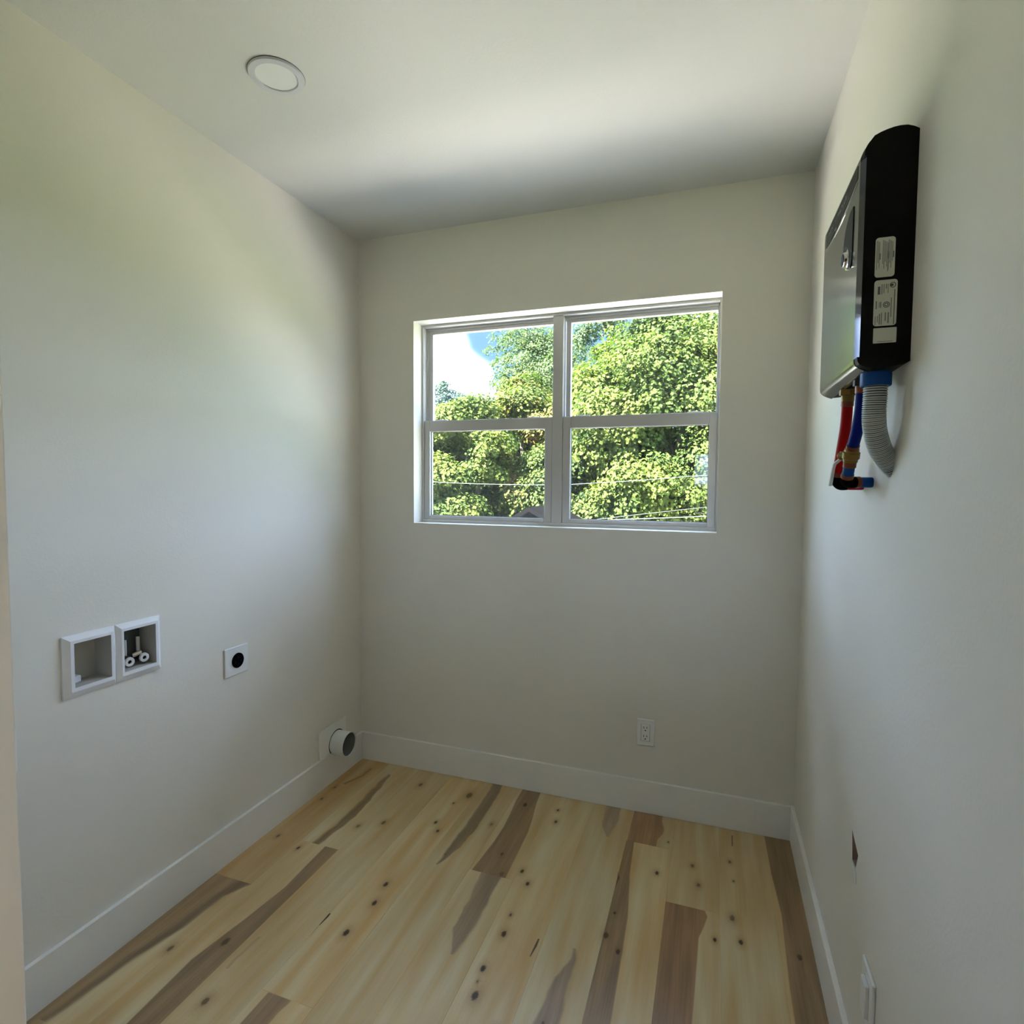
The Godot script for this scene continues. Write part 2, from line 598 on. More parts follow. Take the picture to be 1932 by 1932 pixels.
# [[z, left, right] ..., colour, softness left, softness right, strength]
var streaks := [
	[[[0.10, 0.212, 0.222], [0.17, 0.207, 0.232], [0.43, 0.222, 0.262], [0.52, 0.222, 0.250], [0.628, 0.214, 0.242]], DARK * 0.92, 0.008, 0.005, 0.85],
	[[[0.628, 0.268, 0.325], [0.85, 0.279, 0.325], [1.00, 0.262, 0.325], [1.06, 0.252, 0.325], [1.17, 0.236, 0.325], [1.37, 0.249, 0.325], [2.1, 0.235, 0.325]], DARK, 0.002, 0.001, 0.95],
	[[[0.876, -0.02, 0.155], [0.95, -0.02, 0.125], [1.09, -0.02, 0.112], [1.22, -0.02, 0.085], [1.43, -0.02, 0.060], [2.1, -0.02, 0.04]], Color(0.60, 0.49, 0.35), 0.01, 0.012, 0.75],
	[[[0.876, 0.115, 0.165], [0.95, 0.095, 0.122], [1.09, 0.085, 0.110], [1.22, 0.060, 0.082], [1.43, 0.035, 0.056]], DARK * 0.85, 0.012, 0.008, 0.8],
	[[[0.0, 0.684, 0.727], [0.12, 0.692, 0.738], [0.24, 0.699, 0.745], [0.36, 0.697, 0.742], [0.466, 0.697, 0.735], [0.58, 0.695, 0.699]], Color(0.53, 0.45, 0.345), 0.006, 0.004, 0.85],
	[[[0.0, 0.825, 0.903], [0.10, 0.826, 0.912], [0.22, 0.836, 0.930], [0.29, 0.840, 0.938], [0.39, 0.838, 0.941], [0.563, 0.823, 0.943]], DARK, 0.0015, 0.002, 0.95],
	[[[0.563, 0.856, 0.926], [0.66, 0.868, 0.930], [0.76, 0.872, 0.932], [0.82, 0.873, 0.928], [0.91, 0.904, 0.909]], GREY, 0.004, 0.007, 0.9],
	[[[0.0, 1.189, 1.250], [0.10, 1.192, 1.250], [0.15, 1.197, 1.247], [0.22, 1.222, 1.228]], GREY * 1.06, 0.004, 0.004, 0.75],
	[[[0.77, 1.230, 1.235], [0.81, 1.228, 1.242], [0.88, 1.2036, 1.240], [1.03, 1.188, 1.248], [1.5, 1.16, 1.255], [2.1, 1.15, 1.26]], GREY, 0.005, 0.006, 0.9],
	[[[0.0, 1.303, 1.414], [0.05, 1.303, 1.415], [0.10, 1.303, 1.427], [0.13, 1.303, 1.424], [0.17, 1.303, 1.409], [0.217, 1.303, 1.407]], RED, 0.001, 0.002, 0.9],
	[[[0.217, 1.300, 1.328], [0.40, 1.300, 1.337], [0.60, 1.300, 1.358], [0.75, 1.300, 1.362], [0.96, 1.300, 1.367], [2.1, 1.300, 1.365]], DARK, 0.0005, 0.002, 0.95],
	[[[0.490, 1.4625, 1.580], [0.515, 1.4625, 1.588], [0.56, 1.4625, 1.579], [0.61, 1.4625, 1.565], [0.78, 1.4625, 1.560], [0.90, 1.4625, 1.556], [2.1, 1.4625, 1.55]], RED * 0.96, 0.0005, 0.002, 0.95],
	[[[0.0, 1.7885, 1.90], [0.23, 1.794, 1.90], [0.43, 1.806, 1.90], [0.70, 1.798, 1.90], [0.9, 1.798, 1.90], [2.1, 1.80, 1.90]], DARK, 0.001, 0.002, 0.95],
	[[[1.179, 0.512, 0.580], [1.6, 0.505, 0.580], [2.1, 0.505, 0.575]], Color(0.58, 0.47, 0.35), 0.002, 0.003, 0.9],
	[[[0.895, 0.4885, 0.4925], [0.91, 0.488, 0.494], [0.945, 0.488, 0.4905]], Color(0.2, 0.13, 0.09), 0.001, 0.001, 0.9],
	[[[0.772, 1.122, 1.126], [0.80, 1.120, 1.126], [0.84, 1.118, 1.120]], Color(0.25, 0.17, 0.12), 0.001, 0.001, 0.85],
	[[[0.40, 1.2965, 1.2968], [0.43, 1.300, 1.309], [0.47, 1.302, 1.306], [0.50, 1.303, 1.304]], Color(0.28, 0.21, 0.16), 0.002, 0.003, 0.7],
	[[[0.05, 1.671, 1.675], [0.12, 1.670, 1.674]], Color(0.40, 0.26, 0.16), 0.002, 0.002, 0.8],
	[[[0.08, 0.102, 0.112], [0.15, 0.098, 0.110], [0.24, 0.062, 0.075]], Color(0.50, 0.36, 0.20), 0.006, 0.006, 0.6],
	[[[1.04, 0.352, 0.358], [1.16, 0.345, 0.352]], Color(0.55, 0.42, 0.28), 0.005, 0.005, 0.35],
]
# [x, z, radius, darkness]
var knots := [
	[0.0634, 0.637, 0.006, 0.5], [0.1825, 0.670, 0.0055, 0.9], [0.0549, 0.3716, 0.004, 0.7], [0.0502, 0.2764, 0.005, 0.4], [0.3083, 0.4822, 0.007, 0.35], [0.3892, 0.43, 0.0075, 0.5], [0.39, 0.1305, 0.008, 0.6],
	[0.6252, 0.1366, 0.013, 0.65], [0.5879, 0.2129, 0.004, 0.7], [0.5796, 0.3584, 0.006, 0.85], [0.6113, 0.4056, 0.0055, 0.8], [0.871, 0.1227, 0.0085, 0.75], [0.7891, 0.2961, 0.006, 0.3], [0.8904, 0.4492, 0.006, 0.5],
	[0.9249, 0.5474, 0.008, 0.3], [0.5824, 0.7266, 0.007, 0.8], [0.5939, 0.811, 0.007, 0.85], [0.5823, 0.9431, 0.008, 0.9], [0.9875, 0.5115, 0.006, 0.85], [1.0235, 0.5646, 0.006, 0.85], [1.0165, 0.7123, 0.004, 0.6],
	[1.0225, 0.7891, 0.007, 0.85], [1.0103, 0.9223, 0.007, 0.9], [1.0223, 1.006, 0.009, 0.75], [1.0092, 0.1143, 0.005, 0.8], [1.0215, 0.1942, 0.006, 0.7], [1.5372, 0.2828, 0.006, 0.5], [1.4232, 0.364, 0.006, 0.85],
	[1.5592, 0.3766, 0.006, 0.4], [1.661, 0.217, 0.005, 0.45], [1.6702, 0.3174, 0.003, 0.7], [1.4473, 0.1743, 0.003, 0.8], [1.6095, 0.602, 0.005, 0.9], [1.6819, 0.5852, 0.006, 0.75], [1.6614, 0.4941, 0.008, 0.3],
	[1.8357, 0.5858, 0.007, 0.5], [1.318, 0.5957, 0.004, 0.8], [1.308, 0.693, 0.008, 0.7], [1.350, 0.7405, 0.006, 0.75], [0.146, 1.161, 0.007, 0.5], [0.379, 1.2545, 0.008, 0.5], [0.275, 1.09, 0.010, 0.5],
	[1.012, 0.965, 0.003, 0.4], [0.70, 0.52, 0.003, 0.3], [1.21, 1.02, 0.004, 0.5], [1.1, 1.08, 0.006, 0.5],
]

func floor_of_planks() -> void:
	var base := Node3D.new()
	base.name = "floor"
	base.set_meta("kind", "structure")
	add_child(base)
	var T := PackedVector3Array()
	box(T, Vector3(-0.15, -0.15, -0.16), Vector3(3.35, -0.012, 3.75))
	put("subfloor", commit(T), M.gap, base)
	var tx := floor_picture()
	var m := mat(Color.WHITE, 0.38)
	m.albedo_texture = tx.color
	m.metallic_specular = 0.45
	for c in 12:
		var x0 := c * PITCH
		var x1 := minf(x0 + PITCH, W)
		var cuts := [0.0, joints[c], 2.10]
		if cuts[1] > 2.05:
			cuts = [0.0, 2.10]
		for k in cuts.size() - 1:
			put("plank", plank(x0, x1, cuts[k], cuts[k + 1]), m, base)
	# the hallway's planks run on behind the camera
	var hm := mat(Color(0.80, 0.705, 0.545), 0.42)
	for c in 20:
		T = PackedVector3Array()
		bbox(T, Vector3(c * PITCH + 0.0002, -0.012, 2.1002), Vector3((c + 1) * PITCH - 0.0002, 0.0, 3.6), 0.0006)
		put("plank", commit(T), hm, base)

func plank(x0: float, x1: float, z0: float, z1: float) -> ArrayMesh:
	var T := PackedVector3Array()
	bbox(T, Vector3(x0 + 0.0001, -0.012, z0 + 0.0001), Vector3(x1 - 0.0001, 0.0, z1 - 0.0001), 0.0004)
	var m := commit(T)
	var A := m.surface_get_arrays(0)
	var uv := PackedVector2Array()
	for p in A[Mesh.ARRAY_VERTEX]:
		uv.append(Vector2(clampf(p.x, x0 + 0.0012, x1 - 0.0012) / 1.9, clampf(p.z, z0 + 0.0012, z1 - 0.0012) / 2.1))
	A[Mesh.ARRAY_TEX_UV] = uv
	var o := ArrayMesh.new()
	o.add_surface_from_arrays(Mesh.PRIMITIVE_TRIANGLES, A)
	return o

# ------------------------------------------------------------------ window
func ring(T: PackedVector3Array, x0: float, x1: float, y0: float, y1: float, l: float, r: float, b: float, t: float, z0: float, z1: float, bev := 0.0012) -> void:
	# a frame of four bars round an opening; l, r, b, t are the bars' widths
	bbox(T, Vector3(x0, y0, z0), Vector3(x0 + l, y1, z1), bev)
	bbox(T, Vector3(x1 - r, y0, z0), Vector3(x1, y1, z1), bev)
	bbox(T, Vector3(x0 + l, y0, z0), Vector3(x1 - r, y0 + b, z1), bev)
	bbox(T, Vector3(x0 + l, y1 - t, z0), Vector3(x1 - r, y1, z1), bev)

func window() -> void:
	var w := Node3D.new()
	w.name = "window_1"
	w.set_meta("kind", "structure")
	add_child(w)
	var T := PackedVector3Array()
	ring(T, WX0, WX1, WY0, WY1, 0.009, 0.006, 0.014, 0.010, -0.15, -0.076)
	ring(T, WX0 + 0.009, WX1 - 0.006, WY0 + 0.014, WY1 - 0.010, 0.006, 0.005, 0.004, 0.010, -0.15, -0.108)
	put("frame", commit(T), M.vinyl, w)
	T = PackedVector3Array()
	bbox(T, Vector3(0.9145, WY0 + 0.010, -0.15), Vector3(0.9595, WY1 - 0.010, -0.080), 0.0015)
	put("mullion", commit(T), M.vinyl, w)
	# [sash x0, x1, glass of the upper x0, x1, top, glass of the lower x0, x1]
	for u in [[0.296, 0.9135, 0.3245, 0.9095, 2.0165, 0.3245, 0.880], [0.9605, 1.584, 0.9845, 1.5765, 2.0165, 0.9945, 1.5535]]:
		T = PackedVector3Array()
		ring(T, u[0] + 0.004, u[1] - 0.001, 1.575, 2.032, u[2] - u[0] - 0.004, u[1] - u[3] - 0.001, 0.035, 2.032 - u[4], -0.140, -0.116)
		var up := put("upper_sash", commit(T), M.vinyl, w)
		T = PackedVector3Array()
		box(T, Vector3(u[2] - 0.004, 1.600, -0.130), Vector3(u[3] + 0.004, u[4] + 0.004, -0.126))
		put("pane", commit(T), M.glass, up)
		T = PackedVector3Array()
		ring(T, u[0], u[1], 1.157, 1.6145, u[5] - u[0], u[1] - u[6], 1.176 - 1.157, 1.6145 - 1.5645, -0.112, -0.084, 0.002)
		var low := put("lower_sash", commit(T), M.vinyl, w)
		T = PackedVector3Array()
		box(T, Vector3(u[5] - 0.004, 1.172, -0.100), Vector3(u[6] + 0.004, 1.5685, -0.096))
		put("pane", commit(T), M.glass, low)
		T = PackedVector3Array()
		ring(T, u[5] - 0.001, u[6] + 0.001, 1.175, 1.5655, 0.0026, 0.0026, 0.0026, 0.0026, -0.1035, -0.0955, 0.0003)
		put("gasket", commit(T), M.rubber, low)
		for x in [u[0] + 0.055, u[1] - 0.115]:
			T = PackedVector3Array()
			bbox(T, Vector3(x, 1.6135, -0.106), Vector3(x + 0.060, 1.6185, -0.088), 0.0015)
			bbox(T, Vector3(x + 0.020, 1.6175, -0.103), Vector3(x + 0.034, 1.6215, -0.092), 0.001)
			put("tilt_latch", commit(T), M.plastic, low)
	# hallway window
	var hw := Node3D.new()
	hw.name = "window_2"
	hw.set_meta("kind", "structure")
	add_child(hw)
	T = PackedVector3Array()
	ring(T, 1.36, 1.98, 1.00, 1.66, 0.03, 0.03, 0.03, 0.03, 3.62, 3.70, 0.002)
	put("frame", commit(T), M.vinyl, hw)
	T = PackedVector3Array()
	box(T, Vector3(1.38, 1.02, 3.658), Vector3(1.96, 1.64, 3.662))
	put("pane", commit(T), M.glass, hw)
	var d := Node3D.new()
	d.name = "door_1"
	d.set_meta("kind", "structure")
	add_child(d)
	T = PackedVector3Array()
	bbox(T, Vector3(0.70, 0.008, 3.56), Vector3(1.29, 2.03, 3.598), 0.003)
	put("leaf", commit(T), M.oak, d)
	T = PackedVector3Array()
	lathe(T, [[0.0, 0.0], [0.024, 0.0], [0.024, 0.006], [0.011, 0.010], [0.011, 0.030], [0.026, 0.040], [0.026, 0.052], [0.0, 0.060]], Vector3(0.77, 0.95, 3.561), Vector3(0, 0, -1), 24)
	put("knob", commit(T, 40.0), M.chrome, d)

# ------------------------------------------------------------------ fittings on the walls
func rounded(x0: float, y0: float, x1: float, y1: float, r: float, n := 5) -> PackedVector2Array:
	var p := PackedVector2Array()
	for q in [[x1 - r, y1 - r, 0.0], [x0 + r, y1 - r, PI / 2], [x0 + r, y0 + r, PI], [x1 - r, y0 + r, PI * 1.5]]:
		for i in n + 1:
			var a: float = q[2] + PI / 2 * i / n
			p.append(Vector2(q[0] + cos(a) * r, q[1] + sin(a) * r))
	return p

func washer_box() -> void:
	var b := thing("washer_outlet_box", "double white recessed laundry box on left wall with two water valves inside", "outlet box", Vector3(0, 0.843, 1.192))
	var o := -b.position
	for k in 2:
		# sloped frame: outer edge on the wall, ridge near the opening, then the lip going in
		var z0: float = [1.1925, 1.054][k]
		var z1: float = [1.331, 1.1905][k]
		var y0 := 0.7605
		var y1 := 0.9250
		var iz0: float = [1.2100, 1.0760][k]
		var iz1: float = [1.3075, 1.1735][k]
		var iy0 := 0.7875
		var iy1 := 0.9045
		var loops := []
		for l in [[0.0, 0.0, 0.0], [0.0, 0.0, 0.005], [0.62, 0.62, 0.0155], [1.0, 1.0, 0.0155], [1.0, 1.0, -0.050]]:
			loops.append([Vector3(l[2], lerpf(y0, iy0, l[0]), lerpf(z0, iz0, l[1])), Vector3(l[2], lerpf(y0, iy0, l[0]), lerpf(z1, iz1, l[1])), Vector3(l[2], lerpf(y1, iy1, l[0]), lerpf(z1, iz1, l[1])), Vector3(l[2], lerpf(y1, iy1, l[0]), lerpf(z0, iz0, l[1]))])
		var T := PackedVector3Array()
		for i in 3:
			for j in 4:
				quad(T, loops[i][j] + o, loops[i + 1][j] + o, loops[i + 1][(j + 1) % 4] + o, loops[i][(j + 1) % 4] + o)
		put("frame", commit(T, 0.0, false), M.plastic, b)
		T = PackedVector3Array()
		for j in 4:
			quad(T, loops[3][j] + o, loops[4][j] + o, loops[4][(j + 1) % 4] + o, loops[3][(j + 1) % 4] + o)
		quad(T, loops[4][0] + o, loops[4][3] + o, loops[4][2] + o, loops[4][1] + o)
		put("liner", commit(T, 0.0, false), M.liner, b)
	# drain stub in the empty half
	var S := PackedVector3Array()
	bbox(S, Vector3(-0.046, 0.7880, 1.268) + o, Vector3(-0.020, 0.806, 1.286) + o, 0.002)
	put("drain_plug", commit(S), M.plastic, b)
	# two valves with open white-ringed outlets, their stems behind
	for q in [[1.150, 0.8085, 1.136, 0.0035], [1.105, 0.8095, 1.097, 0.0052]]:
		var c := Vector3(0.004, q[1], q[0]) + o
		var T := PackedVector3Array()
		lathe(T, [[0.0, -0.045], [0.010, -0.045], [0.010, -0.025], [0.0125, -0.024], [0.0125, -0.003], [0.0, -0.003]], c, Vector3(0.97, -0.05, 0.22), 24)
		var v := put("valve", commit(T, 40.0), M.rubber, b)
		T = PackedVector3Array()
		lathe(T, [[0.0056, -0.004], [0.0056, 0.0015], [0.0120, 0.0015], [0.0131, -0.001], [0.0131, -0.005], [0.0056, -0.005], [0.0056, -0.004]], c, Vector3(0.97, -0.05, 0.22), 28)
		put("washer_ring", commit(T, 40.0, false), M.plastic, v)
		T = PackedVector3Array()
		lathe(T, [[0.0, -0.0035], [0.0057, -0.0035], [0.0, -0.0030]], c, Vector3(0.97, -0.05, 0.22), 20)
		put("bore", commit(T, 0.0, false), M.black, v)
		T = PackedVector3Array()
		lathe(T, [[0.0, 0.0], [q[3], 0.0], [q[3], 0.046], [0.0, 0.046]], Vector3(-0.032, q[1] + 0.010, q[2]) + o, Vector3.UP, 16)
		put("stem", commit(T, 40.0), M.galv, v)
	S = PackedVector3Array()
	lathe(S, [[0.0, 0.0], [0.007, 0.0], [0.008, 0.012], [0.007, 0.024], [0.0, 0.024]], Vector3(-0.016, 0.820, 1.128) + o, Vector3(0.4, 0.2, -0.9), 16)
	put("lever", commit(S, 40.0), M.chrome, b)
	S = PackedVector3Array()
	bbox(S, Vector3(-0.0498, 0.786, 1.080) + o, Vector3(-0.046, 0.906, 1.177) + o, 0.001)
	put("back_plate", commit(S), M.back_plate, b)

func plates() -> void:
	# dryer outlet: square plate, round black receptacle
	var d := thing("dryer_outlet", "square white plate with a round black dryer receptacle on left wall", "outlet", Vector3(0, 0.699, 0.7612))
	var T := PackedVector3Array()
	bbox(T, Vector3(0, -0.0505, -0.0525), Vector3(0.006, 0.0505, 0.0525), 0.0022)
	put("plate", commit(T), M.cover, d)
	T = PackedVector3Array()
	lathe(T, [[0.0, 0.0], [0.0262, 0.0], [0.0262, 0.0085], [0.0250, 0.0095], [0.0, 0.0095]], Vector3(0, 0.0, -0.003), Vector3(1, 0, 0), 40)
	var face := put("receptacle", commit(T, 40.0), M.black, d)
	for a in [[0.0, 0.011, 0.0], [0.012, -0.004, 0.6], [-0.012, -0.004, -0.6], [0.0, -0.014, 0.0]]:
		T = PackedVector3Array()
		bbox(T, Vector3(0.0094, a[1] - 0.004, a[0] - 0.003 - 0.001), Vector3(0.0098, a[1] + 0.004, a[0] - 0.003 + 0.001), 0.0001)
		put("slot", commit(T), M.gap, face)
	# plate half hidden by the door jamb
	var s := thing("switch_plate", "plain white cover plate at left edge of view, partly behind the door jamb", "cover plate", Vector3(0, 0.682, 1.473))
	T = PackedVector3Array()
	bbox(T, Vector3(0, -0.057, -0.035), Vector3(0.006, 0.057, 0.035), 0.0022)
	put("plate", commit(T), M.cover, s)
	T = PackedVector3Array()
	bbox(T, Vector3(0.004, -0.033, -0.0165), Vector3(0.0075, 0.033, 0.0165), 0.001)
	put("insert", commit(T), M.cover, s)
	# duplex outlets: back wall, right wall
	outlet(Transform3D(Basis.IDENTITY, Vector3(1.3398, 0.3285, 0)), "white duplex outlet on back wall below the window", 0.035, 0.0545)
	outlet(Transform3D(Basis(Vector3(0, 0, 1), Vector3(0, 1, 0), Vector3(-1, 0, 0)), Vector3(W, 0.3265, 1.0715)), "white wall plate low on right wall, seen edge-on above the baseboard", 0.041, 0.0575, 0.0135)

func outlet(at: Transform3D, label: String, hw: float, hh: float, raised := 0.0085) -> void:
	var o := thing("wall_outlet", label, "outlet")
	o.transform = at
	var T := PackedVector3Array()
	bbox(T, Vector3(-hw, -hh, 0), Vector3(hw, hh, 0.0062), 0.0024)
	put("plate", commit(T), M.cover, o)
	T = PackedVector3Array()
	ring(T, -0.0178, 0.0178, -0.0345, 0.0345, 0.0012, 0.0012, 0.0012, 0.0012, 0.004, 0.00635, 0.0001)
	put("seam", commit(T), mat(Color(0.5, 0.48, 0.45), 0.8), o)
	T = PackedVector3Array()
	bbox(T, Vector3(-0.0166, -0.0333, 0.002), Vector3(0.0166, 0.0333, raised), 0.0012)
	var f := put("receptacle", commit(T), M.cover, o)
	if raised > 0.01:
		return
	for y in [0.0175, -0.0175]:
		for q in [[-0.0062, 0.0045, 0.0011, 0.0045], [0.0062, 0.0045, 0.0011, 0.0038]]:
			T = PackedVector3Array()
			bbox(T, Vector3(q[0] - q[2], y + q[1] - q[3], 0.007), Vector3(q[0] + q[2], y + q[1] + q[3], 0.0088), 0.0001)
			put("slot", commit(T), M.rubber, f)
		T = PackedVector3Array()
		lathe(T, [[0.0, 0.007], [0.0026, 0.007], [0.0026, 0.0088], [0.0, 0.0088]], Vector3(0, y - 0.0075, 0), Vector3(0, 0, 1), 14)
		put("ground_hole", commit(T, 30.0), M.black, f)

func dryer_vent() -> void:
	var v := thing("dryer_vent", "short round white dryer vent pipe in a square plate by the back corner", "vent", Vector3(0, BH, 0.199))
	var o := -v.position
	var hole := []
	for i in 33:
		hole.append(Vector2(cos(TAU * i / 32.0), sin(TAU * i / 32.0)) * 0.0560 + Vector2(0.199, 0.1615))
	# plate: its lower edge rests on the baseboard, the hole for the pipe is cut out of it
	var poly := PackedVector2Array([Vector2(0.3235, BH + 0.0005), Vector2(0.3235, 0.2540), Vector2(0.1305, 0.2540), Vector2(0.1305, BH + 0.0005)])
	for p in hole.slice(0, 32):
		pass
	var a0 := asin((0.1615 - BH - 0.0005) / 0.0560)
	for i in 25:
		var a := lerpf(PI + a0, -a0, i / 24.0)
		poly.append(Vector2(0.199 + cos(a) * 0.0560, 0.1615 + sin(a) * 0.0560))
	var T := PackedVector3Array()
	prism(T, poly, o, Vector3(0, 0, 1), Vector3(0, 1, 0), Vector3(0.0045, 0, 0))
	bbox(T, Vector3(0, 0.2480, 0.1305) + o, Vector3(0.009, 0.2545, 0.3235) + o, 0.001)
	bbox(T, Vector3(0, BH + 0.0005, 0.3175) + o, Vector3(0.009, 0.2540, 0.3240) + o, 0.001)
	put("plate", commit(T), M.trim, v)
	T = PackedVector3Array()
	lathe(T, [[0.0500, -0.14], [0.0525, -0.14], [0.0525, 0.0715], [0.0522, 0.0722], [0.0512, 0.0722], [0.0508, 0.0715], [0.0500, -0.14]], Vector3(0, 0.1615, 0.199) + o, Vector3(1, 0, 0), 48)
	put("pipe", commit(T, 40.0), M.galv, v)
	T = PackedVector3Array()
	lathe(T, [[0.0499, -0.118], [0.0499, 0.066], [0.0494, 0.066], [0.0494, -0.118], [0.0499, -0.118]], Vector3(0, 0.1615, 0.199) + o, Vector3(1, 0, 0), 48)
	put("shade_sleeve", commit(T, 40.0), M.pipe_shade, v)  # darker sleeve added to paint the shade inside the pipe
	T = PackedVector3Array()
	lathe(T, [[0.0, -0.12], [0.0505, -0.12], [0.0505, -0.118], [0.0, -0.118]], Vector3(0, 0.1615, 0.199) + o, Vector3(1, 0, 0), 32)
	put("end_disc", commit(T, 30.0), M.black, v)  # black disc closing the inner end of the pipe
	T = PackedVector3Array()
	lathe(T, [[0.0526, 0.002], [0.0568, 0.002], [0.0568, 0.0048], [0.0526, 0.0048], [0.0526, 0.002]], Vector3(0.0, 0.1615, 0.199) + o, Vector3(1, 0, 0), 48)
	put("gap_shade_ring", commit(T, 30.0), M.gap, v)  # solid dark ring standing in for the shaded gap round the pipe

func ceiling_lamp() -> void:
	var l := thing("ceiling_light", "round flush white ceiling light, switched off", "ceiling light", Vector3(0.4205, H, 0.9985))
	var T := PackedVector3Array()
	lathe(T, [[0.0555, 0.0], [0.0735, 0.0], [0.0735, -0.003], [0.0715, -0.0065], [0.0560, -0.0075], [0.0545, -0.0060], [0.0545, -0.001], [0.0555, 0.0]], Vector3.ZERO, Vector3(0, 1, 0), 56)
	put("trim_ring", commit(T, 35.0, false), M.lamp_trim, l)
	T = PackedVector3Array()
	lathe(T, [[0.0, -0.0040], [0.0545, -0.0040], [0.0545, -0.0005], [0.0, -0.0005]], Vector3.ZERO, Vector3(0, 1, 0), 56)
	put("lens", commit(T, 35.0), M.lens, l)
	T = PackedVector3Array()
	lathe(T, [[0.0715, 0.0], [0.0742, 0.0], [0.0742, -0.0012], [0.0715, -0.0012]], Vector3.ZERO, Vector3(0, 1, 0), 56)
	put("gap_shade_ring", commit(T, 35.0, false), M.gap, l)  # dark ring painting the shadow gap between trim and ceiling

# ------------------------------------------------------------------ water heater and its pipes
func sticker(w: int, h: int, bars: Array, marks: Array) -> StandardMaterial3D:
	# white label; bars are printed lines too small to read [x, y, w, h, grey], marks are printed circles [cx, cy, r0, r1, grey]
	var im := Image.create(w, h, false, Image.FORMAT_RGB8)
	im.fill(Color(0.80, 0.80, 0.76))
	var rng := RandomNumberGenerator.new()
	rng.seed = 21
	for b in bars:
		for y in range(b[1], b[1] + b[3]):
			for x in range(b[0], b[0] + b[2]):
				# print runs down the label: each column is a line, broken into words
				if y % 9 != 0 or b[4] < 0.2:
					im.set_pixel(clampi(x, 0, w - 1), clampi(y, 0, h - 1), Color.WHITE * (b[4] + rng.randf() * 0.12))
	for m in marks:
		for y in range(maxi(0, int(m[1] - m[3])), mini(h, int(m[1] + m[3]) + 1)):
			for x in range(maxi(0, int(m[0] - m[3])), mini(w, int(m[0] + m[3]) + 1)):
				var d := Vector2(x - m[0], y - m[1]).length()
				if d >= m[2] and d <= m[3]:
					im.set_pixel(x, y, Color.WHITE * m[4])
	var s := mat(Color.WHITE, 0.5)
	s.albedo_texture = ImageTexture.create_from_image(im)
	return s

func label_mesh(poly: PackedVector2Array, r: Rect2, z: float) -> ArrayMesh:
	# thin label standing in the plane z, its print laid over r (y up)
	var T := PackedVector3Array()
	prism(T, poly, Vector3(0, 0, z), Vector3(1, 0, 0), Vector3(0, 1, 0), Vector3(0, 0, 0.0004))
	var m := commit(T)
	var A := m.surface_get_arrays(0)
	var uv := PackedVector2Array()
	for p in A[Mesh.ARRAY_VERTEX]:
		uv.append(Vector2((p.x - r.position.x) / r.size.x, 1.0 - (p.y - r.position.y) / r.size.y))
	A[Mesh.ARRAY_TEX_UV] = uv
	var o := ArrayMesh.new()
	o.add_surface_from_arrays(Mesh.PRIMITIVE_TRIANGLES, A)
	return o

